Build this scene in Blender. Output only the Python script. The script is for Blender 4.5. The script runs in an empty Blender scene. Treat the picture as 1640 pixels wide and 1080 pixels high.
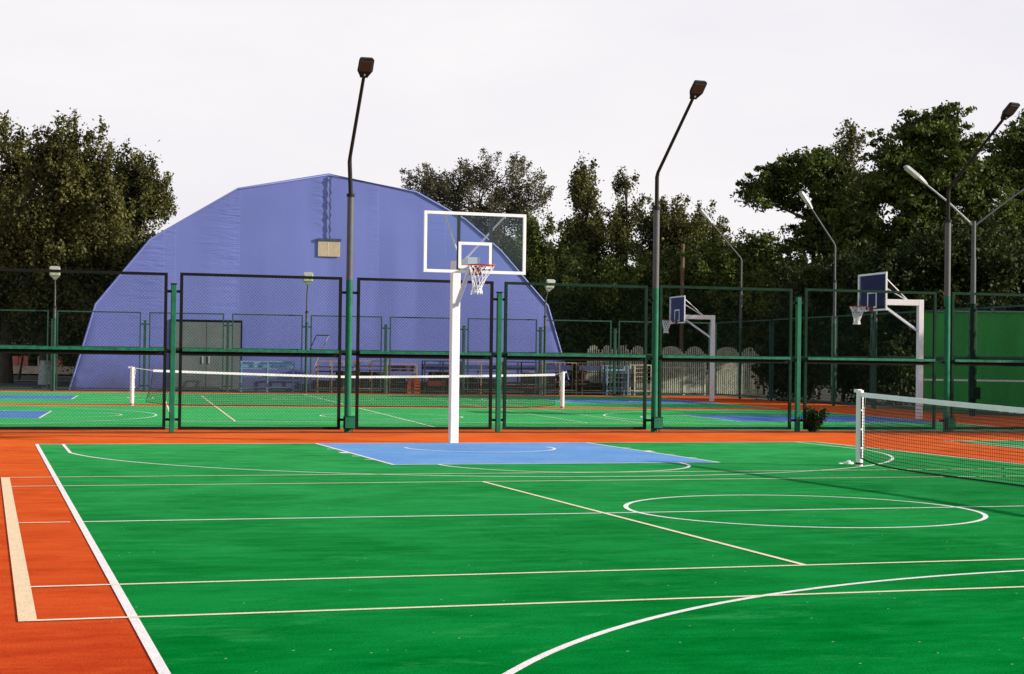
import bpy, bmesh, math, random
import numpy as np
from mathutils import Vector, Matrix

rnd = random.Random(7)
RS = np.random.RandomState(11)
sc = bpy.context.scene
col = sc.collection

# ------------------------------------------------------------------ camera
FPX, CAMH, YAW, PIT, ROL, CX, CY = 2646.2, 1.4758, 0.3082, 0.0138, 0.0131, -7.871, -14.9998

def ray(u, v):
    a, b = u - 820.0, v - 540.0
    c, s = math.cos(ROL), math.sin(ROL)
    a, b = c * a + s * b, -s * a + c * b
    x, yy, zz = a / FPX, 1.0, -b / FPX
    c, s = math.cos(PIT), math.sin(PIT)
    y, z = yy * c - zz * s, yy * s + zz * c
    c, s = math.cos(YAW), math.sin(YAW)
    return Vector((x * c + y * s, -x * s + y * c, z))

EYE = Vector((CX, CY, CAMH))
HF = Vector((math.sin(YAW), math.cos(YAW), 0))
def at(u, v, D):
    """world point seen in direction (u, v) at D metres ahead of the viewer"""
    r = ray(u, v)
    return EYE + r * (D / r.dot(HF))
def ground(u, v):
    r = ray(u, v)
    return EYE + r * (-CAMH / r.z)

cam = bpy.data.cameras.new("camera")
cam.sensor_width = 36.0
cam.lens = 36.0 * FPX / 1640.0
cam.clip_end = 2000
cob = bpy.data.objects.new("camera", cam)
col.objects.link(cob)
fw = ray(820, 540).normalized()
rt = (ray(920, 540) - ray(820, 540)).normalized()
up = rt.cross(fw).normalized()
M4 = Matrix((rt, up, -fw)).transposed().to_4x4()
M4.translation = EYE
cob.matrix_world = M4
sc.camera = cob

# ------------------------------------------------------------------ light
SUN_TO = Vector((1.0, -0.45, 0.0)).normalized()
EL = math.radians(19.8)
sd = Vector((SUN_TO.x * math.cos(EL), SUN_TO.y * math.cos(EL), math.sin(EL)))
sl = bpy.data.lights.new("sun", 'SUN')
sl.energy = 5.0
sl.angle = math.radians(0.6)
sl.color = (1.0, 0.90, 0.78)
so = bpy.data.objects.new("sun", sl)
so.rotation_euler = sd.to_track_quat('Z', 'Y').to_euler()
so.location = (40, -20, 40)
col.objects.link(so)

w = bpy.data.worlds.new("World")
sc.world = w
w.use_nodes = True
nt = w.node_tree
nt.nodes.clear()
N = nt.nodes.new
L = nt.links.new
out = N('ShaderNodeOutputWorld')
bg = N('ShaderNodeBackground')
sky = N('ShaderNodeTexSky')
sky.sky_type = 'NISHITA'
sky.sun_disc = False
sky.sun_elevation = EL
sky.sun_rotation = math.atan2(SUN_TO.x, SUN_TO.y)
sky.air_density = 1.0
sky.dust_density = 3.0
tc = N('ShaderNodeTexCoord')
sx = N('ShaderNodeSeparateXYZ')
L(tc.outputs['Generated'], sx.inputs[0])
mp = N('ShaderNodeMapping')
mp.inputs['Scale'].default_value = (1.0, 1.0, 3.0)
L(tc.outputs['Generated'], mp.inputs[0])
nz = N('ShaderNodeTexNoise')
nz.inputs['Scale'].default_value = 2.2
nz.inputs['Detail'].default_value = 6.0
nz.inputs['Roughness'].default_value = 0.55
L(mp.outputs[0], nz.inputs['Vector'])
veil = N('ShaderNodeValToRGB')
veil.color_ramp.elements[0].position = 0.36
veil.color_ramp.elements[0].color = (6.3, 6.14, 6.55, 1)
veil.color_ramp.elements[1].position = 0.60
veil.color_ramp.elements[1].color = (6.95, 6.75, 6.85, 1)
L(nz.outputs['Fac'], veil.inputs[0])
mr = N('ShaderNodeMapRange')
mr.inputs['From Min'].default_value = 0.22
mr.inputs['From Max'].default_value = 0.60
mr.inputs['To Min'].default_value = 0.97
mr.inputs['To Max'].default_value = 0.12
L(sx.outputs['Z'], mr.inputs['Value'])
mx = N('ShaderNodeMixRGB')
L(mr.outputs[0], mx.inputs[0])
L(sky.outputs[0], mx.inputs[1])
L(veil.outputs[0], mx.inputs[2])
L(mx.outputs[0], bg.inputs[0])
bg.inputs[1].default_value = 0.1
L(bg.outputs[0], out.inputs[0])

sc.view_settings.view_transform = 'Standard'
sc.view_settings.look = 'None'
sc.view_settings.exposure = 0.50
sc.view_settings.gamma = 1.0
sc.cycles.max_bounces = 6
sc.cycles.transparent_max_bounces = 16

# ------------------------------------------------------------------ materials
def mat(name, color, rough=0.6, var=0.0, vscale=3.0, metal=0.0, bump=0.0, bscale=30.0, spec=0.5, stretch=None, detail=5.0, color2=None):
    m = bpy.data.materials.new(name)
    m.use_nodes = True
    t = m.node_tree
    b = t.nodes['Principled BSDF']
    b.inputs['Roughness'].default_value = rough
    b.inputs['Metallic'].default_value = metal
    b.inputs['Specular IOR Level'].default_value = spec
    b.inputs['Base Color'].default_value = (*color, 1)
    tcn = t.nodes.new('ShaderNodeTexCoord')
    src = tcn.outputs['Object']
    if stretch:
        mpn = t.nodes.new('ShaderNodeMapping')
        mpn.inputs['Scale'].default_value = stretch
        t.links.new(src, mpn.inputs[0])
        src = mpn.outputs[0]
    if var > 0 or color2:
        n = t.nodes.new('ShaderNodeTexNoise')
        n.inputs['Scale'].default_value = vscale
        n.inputs['Detail'].default_value = detail
        n.inputs['Roughness'].default_value = 0.65
        t.links.new(src, n.inputs['Vector'])
        r = t.nodes.new('ShaderNodeValToRGB')
        c2 = color2 or tuple(min(1, c * (1 + var)) for c in color)
        c1 = tuple(c * (1 - var) for c in color) if var > 0 else color
        r.color_ramp.elements[0].position = 0.32
        r.color_ramp.elements[0].color = (*c1, 1)
        r.color_ramp.elements[1].position = 0.68
        r.color_ramp.elements[1].color = (*c2, 1)
        t.links.new(n.outputs['Fac'], r.inputs[0])
        t.links.new(r.outputs[0], b.inputs['Base Color'])
    if bump > 0:
        n2 = t.nodes.new('ShaderNodeTexNoise')
        n2.inputs['Scale'].default_value = bscale
        n2.inputs['Detail'].default_value = 4.0
        t.links.new(src, n2.inputs['Vector'])
        bp = t.nodes.new('ShaderNodeBump')
        bp.inputs['Strength'].default_value = bump
        bp.inputs['Distance'].default_value = 0.02
        t.links.new(n2.outputs['Fac'], bp.inputs['Height'])
        t.links.new(bp.outputs[0], b.inputs['Normal'])
    return m

def court_mat(name, dark, light, fleck, worn, far_pale=0.0):
    """rubber-granulate sports surface: soft wear patches, brushed streaks, fine grain, pale flecks"""
    m = bpy.data.materials.new(name)
    m.use_nodes = True
    t = m.node_tree
    b = t.nodes['Principled BSDF']
    b.inputs['Roughness'].default_value = 0.62
    b.inputs['Specular IOR Level'].default_value = 0.0
    nn = t.nodes.new
    l = t.links.new
    g = nn('ShaderNodeNewGeometry')
    def noise(scale, detail, rough=0.6, sc3=None, dist=0.0):
        n = nn('ShaderNodeTexNoise')
        n.inputs['Scale'].default_value = scale
        n.inputs['Detail'].default_value = detail
        n.inputs['Roughness'].default_value = rough
        n.inputs['Distortion'].default_value = dist
        if sc3:
            mp = nn('ShaderNodeMapping')
            mp.inputs['Scale'].default_value = sc3
            mp.inputs['Rotation'].default_value = (0, 0, 0.35)
            l(g.outputs['Position'], mp.inputs[0])
            l(mp.outputs[0], n.inputs['Vector'])
        else:
            l(g.outputs['Position'], n.inputs['Vector'])
        return n.outputs['Fac']
    big = noise(0.5, 9, 0.68, None, 0.3)
    streak = noise(2.6, 8, 0.72, (0.5, 1.5, 1))
    grain = noise(75, 4, 0.85)
    add = nn('ShaderNodeMath'); add.operation = 'ADD'
    l(big, add.inputs[0]); l(streak, add.inputs[1])
    half = nn('ShaderNodeMath'); half.operation = 'MULTIPLY'; half.inputs[1].default_value = 0.5
    l(add.outputs[0], half.inputs[0])
    r = nn('ShaderNodeValToRGB')
    e = r.color_ramp.elements
    e[0].position = 0.42; e[0].color = (*dark, 1)
    e[1].position = 0.57; e[1].color = (*light, 1)
    l(half.outputs[0], r.inputs[0])
    gm = nn('ShaderNodeMapRange')
    gm.inputs['From Min'].default_value = 0.3
    gm.inputs['From Max'].default_value = 0.7
    gm.inputs['To Min'].default_value = 0.55
    gm.inputs['To Max'].default_value = 1.45
    l(grain, gm.inputs['Value'])
    mul = nn('ShaderNodeMixRGB'); mul.blend_type = 'MULTIPLY'; mul.inputs[0].default_value = 1
    l(r.outputs[0], mul.inputs[1]); l(gm.outputs[0], mul.inputs[2])
    # worn, chalky patches
    wn = noise(1.6, 10, 0.78, (0.7, 1.3, 1), 0.4)
    wr = nn('ShaderNodeMapRange')
    wr.inputs['From Min'].default_value = 0.55
    wr.inputs['From Max'].default_value = 0.85
    wr.inputs['To Max'].default_value = 0.75
    l(wn, wr.inputs['Value'])
    mw = nn('ShaderNodeMixRGB')
    l(wr.outputs[0], mw.inputs[0]); l(mul.outputs[0], mw.inputs[1]); mw.inputs[2].default_value = (*worn, 1)
    # the far end of the near court is paler than the rest, in ragged patches
    if far_pale > 0:
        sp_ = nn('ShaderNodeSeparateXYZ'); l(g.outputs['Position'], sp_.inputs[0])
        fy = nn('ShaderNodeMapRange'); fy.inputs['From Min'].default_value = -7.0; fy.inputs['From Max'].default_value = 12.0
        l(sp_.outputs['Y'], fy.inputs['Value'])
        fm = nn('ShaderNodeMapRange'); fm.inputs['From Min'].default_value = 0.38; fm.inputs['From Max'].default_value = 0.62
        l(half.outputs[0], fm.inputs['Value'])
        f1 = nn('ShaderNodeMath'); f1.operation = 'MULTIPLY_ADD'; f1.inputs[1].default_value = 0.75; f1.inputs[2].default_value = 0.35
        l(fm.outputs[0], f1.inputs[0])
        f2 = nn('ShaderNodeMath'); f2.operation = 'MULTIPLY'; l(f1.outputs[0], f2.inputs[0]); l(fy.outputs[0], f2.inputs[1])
        f3 = nn('ShaderNodeMath'); f3.operation = 'MULTIPLY'; f3.inputs[1].default_value = far_pale; f3.use_clamp = True
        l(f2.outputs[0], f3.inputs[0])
        mw2 = nn('ShaderNodeMixRGB'); l(f3.outputs[0], mw2.inputs[0]); l(mw.outputs[0], mw2.inputs[1]); mw2.inputs[2].default_value = (*worn, 1)  # the far paling shares the worn-patch colour
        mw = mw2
    # pale flecks
    vo = nn('ShaderNodeTexVoronoi')
    vo.inputs['Scale'].default_value = 11
    l(g.outputs['Position'], vo.inputs['Vector'])
    lt = nn('ShaderNodeMath'); lt.operation = 'LESS_THAN'; lt.inputs[1].default_value = 0.07
    l(vo.outputs['Distance'], lt.inputs[0])
    sep = nn('ShaderNodeSeparateColor')
    l(vo.outputs['Color'], sep.inputs[0])
    gt = nn('ShaderNodeMath'); gt.operation = 'GREATER_THAN'; gt.inputs[1].default_value = 0.88
    l(sep.outputs[0], gt.inputs[0])
    an = nn('ShaderNodeMath'); an.operation = 'MULTIPLY'
    l(lt.outputs[0], an.inputs[0]); l(gt.outputs[0], an.inputs[1])
    an2 = nn('ShaderNodeMath'); an2.operation = 'MULTIPLY'; an2.inputs[1].default_value = 0.8
    l(an.outputs[0], an2.inputs[0])
    mf = nn('ShaderNodeMixRGB')
    l(an2.outputs[0], mf.inputs[0]); l(mw.outputs[0], mf.inputs[1]); mf.inputs[2].default_value = (*fleck, 1)
    l(mf.outputs[0], b.inputs['Base Color'])
    bp = nn('ShaderNodeBump'); bp.inputs['Strength'].default_value = 0.5; bp.inputs['Distance'].default_value = 0.006
    l(grain, bp.inputs['Height'])
    l(bp.outputs[0], b.inputs['Normal'])
    return m

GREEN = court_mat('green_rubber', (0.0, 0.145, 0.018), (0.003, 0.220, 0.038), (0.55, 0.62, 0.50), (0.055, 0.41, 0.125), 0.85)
FGREEN = court_mat('pale_green_rubber', (0.045, 0.38, 0.115), (0.07, 0.45, 0.14), (0.55, 0.62, 0.50), (0.10, 0.50, 0.19))  # paler green for the far courts
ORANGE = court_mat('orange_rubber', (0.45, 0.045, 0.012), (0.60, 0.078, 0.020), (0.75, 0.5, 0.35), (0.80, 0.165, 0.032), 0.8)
BLUE = court_mat('blue_rubber', (0.13, 0.29, 0.62), (0.17, 0.36, 0.68), (0.6, 0.7, 0.8), (0.20, 0.40, 0.70))

def line_mat(name, c):
    m = mat(name, c, 0.7, 0.06, 8, bump=0.3, bscale=120)
    t = m.node_tree
    b = t.nodes['Principled BSDF']
    # scuffed paint: small holes down to the rubber
    g = t.nodes.new('ShaderNodeNewGeometry')
    n = t.nodes.new('ShaderNodeTexNoise')
    n.inputs['Scale'].default_value = 70
    n.inputs['Detail'].default_value = 6
    n.inputs['Roughness'].default_value = 0.75
    t.links.new(g.outputs['Position'], n.inputs['Vector'])
    r = t.nodes.new('ShaderNodeMapRange')
    r.inputs['From Min'].default_value = 0.34
    r.inputs['From Max'].default_value = 0.45
    r.inputs['To Min'].default_value = 0.45
    t.links.new(n.outputs['Fac'], r.inputs['Value'])
    t.links.new(r.outputs[0], b.inputs['Alpha'])
    return m
WLINE = line_mat('white_line_paint', (0.86, 0.84, 0.84))
CLINE = line_mat('cream_line_paint', (0.86, 0.66, 0.42))
FBLUE = court_mat('deeper_blue_rubber', (0.085, 0.19, 0.46), (0.115, 0.24, 0.54), (0.6, 0.7, 0.8), (0.11, 0.22, 0.48))
PLINE = line_mat('pale_cream_line_paint', (0.84, 0.76, 0.54))
ASPHALT = mat('asphalt', (0.055, 0.052, 0.05), 0.9, 0.3, 0.6, bump=0.4, bscale=60, color2=(0.11, 0.10, 0.095))
DIRT = mat('dry_earth', (0.032, 0.028, 0.018), 0.95, 0.4, 0.4, color2=(0.025, 0.036, 0.014))
WHITE = mat('white_gloss_paint', (0.80, 0.78, 0.79), 0.38, 0.05, 3, bump=0.08, bscale=12)
WHITEB = mat('bluish_white_paint', (0.66, 0.69, 0.76), 0.42, 0.08, 3)
POSTG = mat('green_post_paint', (0.004, 0.122, 0.062), 0.6, var=0.22, vscale=5, spec=0.22, bump=0.15, bscale=14)
FRAMEG = mat('dark_green_frame_paint', (0.003, 0.024, 0.013), 0.8, spec=0.15, var=0.35, vscale=6, bump=0.2, bscale=25)
FRAMEK = mat('blackish_green_frame_paint', (0.004, 0.006, 0.005), 0.8, 0.35, 6, spec=0.15)
RAILG = mat('bright_green_rail_paint', (0.004, 0.125, 0.062), 0.6, var=0.4, vscale=9, spec=0.22, bump=0.3, bscale=20)
FARG = mat('faded_green_frame_paint', (0.005, 0.055, 0.035), 0.7, 0.35, 4)
WIREG = mat('green_coated_wire', (0.004, 0.020, 0.013), 0.8, spec=0.1)
STEEL = mat('grey_painted_steel', (0.072, 0.080, 0.085), 0.65, 0.18, 2, bump=0.1, bscale=10)
DARKST = mat('dark_weathered_steel', (0.018, 0.017, 0.016), 0.75, 0.3, 5, spec=0.2)
ALU = mat('pale_aluminium', (0.36, 0.39, 0.39), 0.4, 0.12, 5)
LAMPGL = mat('smoky_lamp_glass', (0.030, 0.032, 0.033), 0.35, 0.2, 30)
LAMPGLP = mat('milky_lamp_glass', (0.62, 0.64, 0.54), 0.4, 0.25, 8)
BLACK = mat('black_rubber', (0.012, 0.012, 0.013), 0.6)
NETK = mat('black_net_cord', (0.010, 0.014, 0.012), 0.8)
NETHEM = mat('black_net_hem', (0.018, 0.012, 0.014), 0.8)
BAND = mat('white_webbing', (0.90, 0.88, 0.93), 0.8, 0.07, 6, bump=0.2, bscale=40)
CORDW = mat('white_cord', (0.82, 0.80, 0.78), 0.8)
RIMR = mat('orange_red_rim_paint', (0.42, 0.030, 0.012), 0.55, 0.25, 9)
SHEET = mat('grey_sheet_metal', (0.105, 0.135, 0.14), 0.6, 0.15, 1.2, bump=0.2, bscale=3)
BEIGE = mat('beige_vent_panel', (0.44, 0.36, 0.25), 0.6, 0.12, 5)
WOODD = mat('weathered_brown_wood', (0.10, 0.058, 0.032), 0.8, 0.45, 4, stretch=(1, 1, 6))
WOODP = mat('bare_pale_wood', (0.34, 0.25, 0.16), 0.8, 0.3, 4, stretch=(1, 1, 6))
WOODG = mat('greyed_dark_wood', (0.045, 0.036, 0.034), 0.85, 0.4, 4)
SKYB = mat('light_blue_paint', (0.17, 0.34, 0.46), 0.55, 0.25, 5)
NAVY = mat('dark_blue_paint', (0.035, 0.05, 0.13), 0.6, 0.3, 4)
BRICKO = mat('orange_plastic', (0.52, 0.10, 0.035), 0.55, 0.2, 8)
PICKET = mat('weathered_picket_paint', (0.42, 0.45, 0.34), 0.75, 0.3, 5)
RED = mat('faded_red_panel', (0.78, 0.22, 0.17), 0.7, 0.2, 3)
CREAM = mat('cream_plaster', (0.75, 0.58, 0.42), 0.8, 0.2, 3)
WALLG = mat('deep_green_wall_paint', (0.020, 0.29, 0.040), 0.7, 0.2, 0.7, stretch=(1.5, 1.5, 0.35), color2=(0.035, 0.38, 0.06))
CONC = mat('grey_concrete', (0.24, 0.23, 0.21), 0.85, 0.2, 3)
BARK = mat('tree_bark', (0.060, 0.045, 0.032), 0.9, 0.4, 5, bump=0.6, bscale=9, stretch=(1, 1, .3))
BARKP = mat('pale_tree_bark', (0.15, 0.12, 0.085), 0.9, 0.3, 5, stretch=(1, 1, .3))
LIME = mat('whitewash', (0.36, 0.40, 0.37), 0.9, 0.25, 7)
SEAM = mat('dark_seam', (0.035, 0.022, 0.018), 0.8, 0.5, 2)

def leaf_mat(name, c1, c2, scale=0.9, trans=0.22):
    m = bpy.data.materials.new(name)
    m.use_nodes = True
    t = m.node_tree
    b = t.nodes['Principled BSDF']
    b.inputs['Roughness'].default_value = 0.6
    b.inputs['Specular IOR Level'].default_value = 0.15
    g = t.nodes.new('ShaderNodeNewGeometry')
    n = t.nodes.new('ShaderNodeTexNoise')
    n.inputs['Scale'].default_value = scale
    n.inputs['Detail'].default_value = 6
    n.inputs['Roughness'].default_value = 0.8
    t.links.new(g.outputs['Position'], n.inputs['Vector'])
    r = t.nodes.new('ShaderNodeValToRGB')
    r.color_ramp.elements[0].position = 0.38
    r.color_ramp.elements[0].color = (*c1, 1)
    r.color_ramp.elements[1].position = 0.66
    r.color_ramp.elements[1].color = (*c2, 1)
    t.links.new(n.outputs['Fac'], r.inputs[0])
    t.links.new(r.outputs[0], b.inputs['Base Color'])
    tr = t.nodes.new('ShaderNodeBsdfTranslucent')
    t.links.new(r.outputs[0], tr.inputs['Color'])
    ms = t.nodes.new('ShaderNodeMixShader')
    ms.inputs[0].default_value = trans
    t.links.new(b.outputs[0], ms.inputs[1])
    t.links.new(tr.outputs[0], ms.inputs[2])
    t.links.new(ms.outputs[0], t.nodes['Material Output'].inputs['Surface'])
    return m
LEAFD = leaf_mat('poplar_leaves', (0.012, 0.015, 0.005), (0.165, 0.168, 0.046))
LEAFG = leaf_mat('acacia_leaves', (0.010, 0.020, 0.004), (0.130, 0.175, 0.028))
LEAFB = leaf_mat('willow_leaves', (0.034, 0.034, 0.018), (0.18, 0.165, 0.085), 1.4)
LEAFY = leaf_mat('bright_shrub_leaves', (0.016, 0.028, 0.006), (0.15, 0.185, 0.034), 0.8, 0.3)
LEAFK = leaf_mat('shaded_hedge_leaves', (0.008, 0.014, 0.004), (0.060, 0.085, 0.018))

WEED = leaf_mat('weed_leaves', (0.006, 0.020, 0.004), (0.020, 0.055, 0.010), 9.0, 0.1)

def glass_mat(name, tint, refl_tint=(1, 1, 1), boost=1.0):
    m = bpy.data.materials.new(name)
    m.use_nodes = True
    t = m.node_tree
    t.nodes.clear()
    o = t.nodes.new('ShaderNodeOutputMaterial')
    tr = t.nodes.new('ShaderNodeBsdfTransparent')
    tr.inputs[0].default_value = (*tint, 1)
    gl = t.nodes.new('ShaderNodeBsdfGlossy')
    gl.inputs['Roughness'].default_value = 0.03
    gl.inputs['Color'].default_value = (*refl_tint, 1)
    fr = t.nodes.new('ShaderNodeFresnel')
    fr.inputs[0].default_value = 1.5
    mu = t.nodes.new('ShaderNodeMath'); mu.operation = 'MULTIPLY'; mu.inputs[1].default_value = boost
    t.links.new(fr.outputs[0], mu.inputs[0])
    ms = t.nodes.new('ShaderNodeMixShader')
    t.links.new(mu.outputs[0], ms.inputs[0])
    t.links.new(tr.outputs[0], ms.inputs[1])
    t.links.new(gl.outputs[0], ms.inputs[2])
    t.links.new(ms.outputs[0], o.inputs[0])
    return m
#
GLASS = glass_mat('clear_backboard_acrylic', (0.90, 0.95, 0.98), (0.8, 0.95, 1.0), 0.5)
GLASSD = glass_mat('dusty_blue_backboard_acrylic', (0.46, 0.47, 0.52), (0.58, 0.62, 0.64), 1.1)

def hall_mat(seams):
    m = bpy.data.materials.new('blue_tarpaulin')
    m.use_nodes = True
    t = m.node_tree
    nn = t.nodes.new; l = t.links.new
    b = t.nodes['Principled BSDF']
    b.inputs['Roughness'].default_value = 0.48
    b.inputs['Specular IOR Level'].default_value = 0.4
    tcn = nn('ShaderNodeTexCoord')
    s = nn('ShaderNodeSeparateXYZ')
    l(tcn.outputs['Object'], s.inputs[0])
    # welded strips about 1.5 m wide, each a little different in tone
    mul = nn('ShaderNodeMath'); mul.operation = 'MULTIPLY'; mul.inputs[1].default_value = 0.62
    l(s.outputs['X'], mul.inputs[0])
    fl = nn('ShaderNodeMath'); fl.operation = 'FLOOR'
    l(mul.outputs[0], fl.inputs[0])
    wn = nn('ShaderNodeTexWhiteNoise'); wn.noise_dimensions = '1D'
    l(fl.outputs[0], wn.inputs['W'])
    n = nn('ShaderNodeTexNoise'); n.inputs['Scale'].default_value = 0.35; n.inputs['Detail'].default_value = 5
    l(tcn.outputs['Object'], n.inputs['Vector'])
    ad = nn('ShaderNodeMath'); ad.operation = 'MULTIPLY_ADD'; ad.inputs[1].default_value = 0.15
    l(wn.outputs['Value'], ad.inputs[0]); l(n.outputs['Fac'], ad.inputs[2])
    r = nn('ShaderNodeValToRGB')
    r.color_ramp.elements[0].position = 0.4; r.color_ramp.elements[0].color = (0.130, 0.163, 0.455, 1)
    r.color_ramp.elements[1].position = 0.95; r.color_ramp.elements[1].color = (0.155, 0.193, 0.530, 1)
    l(ad.outputs[0], r.inputs[0])
    # grime near the ground
    gr = nn('ShaderNodeMapRange')
    gr.inputs['From Min'].default_value = 0.0; gr.inputs['From Max'].default_value = 1.6
    gr.inputs['To Min'].default_value = 0.75; gr.inputs['To Max'].default_value = 0.0
    n3 = nn('ShaderNodeTexNoise'); n3.inputs['Scale'].default_value = 1.1; n3.inputs['Detail'].default_value = 6
    l(tcn.outputs['Object'], n3.inputs['Vector'])
    zz = nn('ShaderNodeMath'); zz.operation = 'MULTIPLY_ADD'; zz.inputs[1].default_value = 2.0
    l(n3.outputs['Fac'], zz.inputs[0]); l(s.outputs['Z'], zz.inputs[2])
    z2 = nn('ShaderNodeMath'); z2.operation = 'SUBTRACT'; z2.inputs[1].default_value = 1.0
    l(zz.outputs[0], z2.inputs[0]); l(z2.outputs[0], gr.inputs['Value'])
    mg = nn('ShaderNodeMixRGB'); mg.inputs[2].default_value = (0.075, 0.085, 0.17, 1)
    l(gr.outputs[0], mg.inputs[0]); l(r.outputs[0], mg.inputs[1])
    l(mg.outputs[0], b.inputs['Base Color'])
    # creases gathered along the seams
    heights = []
    for (x0, wd, z0, z1, amp) in seams:
        d = nn('ShaderNodeMath'); d.operation = 'SUBTRACT'; d.inputs[1].default_value = x0
        l(s.outputs['X'], d.inputs[0])
        a = nn('ShaderNodeMapRange')
        a.inputs['From Min'].default_value = -wd; a.inputs['From Max'].default_value = 0.0
        a.inputs['To Min'].default_value = 0; a.inputs['To Max'].default_value = amp
        a.interpolation_type = 'SMOOTHSTEP'
        l(d.outputs[0], a.inputs['Value'])
        c = nn('ShaderNodeMath'); c.operation = 'LESS_THAN'; c.inputs[1].default_value = 0.06
        l(d.outputs[0], c.inputs[0])
        zr = nn('ShaderNodeMapRange')
        zr.inputs['From Min'].default_value = z0; zr.inputs['From Max'].default_value = z1
        l(s.outputs['Z'], zr.inputs['Value'])
        m1 = nn('ShaderNodeMath'); m1.operation = 'MULTIPLY'
        l(a.outputs[0], m1.inputs[0]); l(c.outputs[0], m1.inputs[1])
        m2 = nn('ShaderNodeMath'); m2.operation = 'MULTIPLY'
        l(m1.outputs[0], m2.inputs[0]); l(zr.outputs[0], m2.inputs[1])
        heights.append(m2.outputs[0])
    tot = heights[0]
    for h in heights[1:]:
        a = nn('ShaderNodeMath'); a.operation = 'ADD'
        l(tot, a.inputs[0]); l(h, a.inputs[1]); tot = a.outputs[0]
    mp = nn('ShaderNodeMapping')
    mp.inputs['Rotation'].default_value = (0, -0.55, 0)
    mp.inputs['Scale'].default_value = (0.8, 1.0, 4.6)
    l(tcn.outputs['Object'], mp.inputs[0])
    cn = nn('ShaderNodeTexNoise'); cn.inputs['Scale'].default_value = 1.1; cn.inputs['Detail'].default_value = 3
    cn.inputs['Distortion'].default_value = 0.8
    l(mp.outputs[0], cn.inputs['Vector'])
    mm = nn('ShaderNodeMath'); mm.operation = 'MULTIPLY'
    l(tot, mm.inputs[0]); l(cn.outputs['Fac'], mm.inputs[1])
    soft = nn('ShaderNodeTexNoise'); soft.inputs['Scale'].default_value = 0.8; soft.inputs['Detail'].default_value = 3
    mp2 = nn('ShaderNodeMapping'); mp2.inputs['Scale'].default_value = (1.5, 1, 0.5)
    l(tcn.outputs['Object'], mp2.inputs[0]); l(mp2.outputs[0], soft.inputs['Vector'])
    sm = nn('ShaderNodeMath'); sm.operation = 'MULTIPLY_ADD'; sm.inputs[1].default_value = 0.16
    l(soft.outputs['Fac'], sm.inputs[0]); l(mm.outputs[0], sm.inputs[2])
    bp = nn('ShaderNodeBump'); bp.inputs['Strength'].default_value = 0.42; bp.inputs['Distance'].default_value = 0.12
    l(sm.outputs[0], bp.inputs['Height'])
    l(bp.outputs[0], b.inputs['Normal'])
    return m

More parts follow.
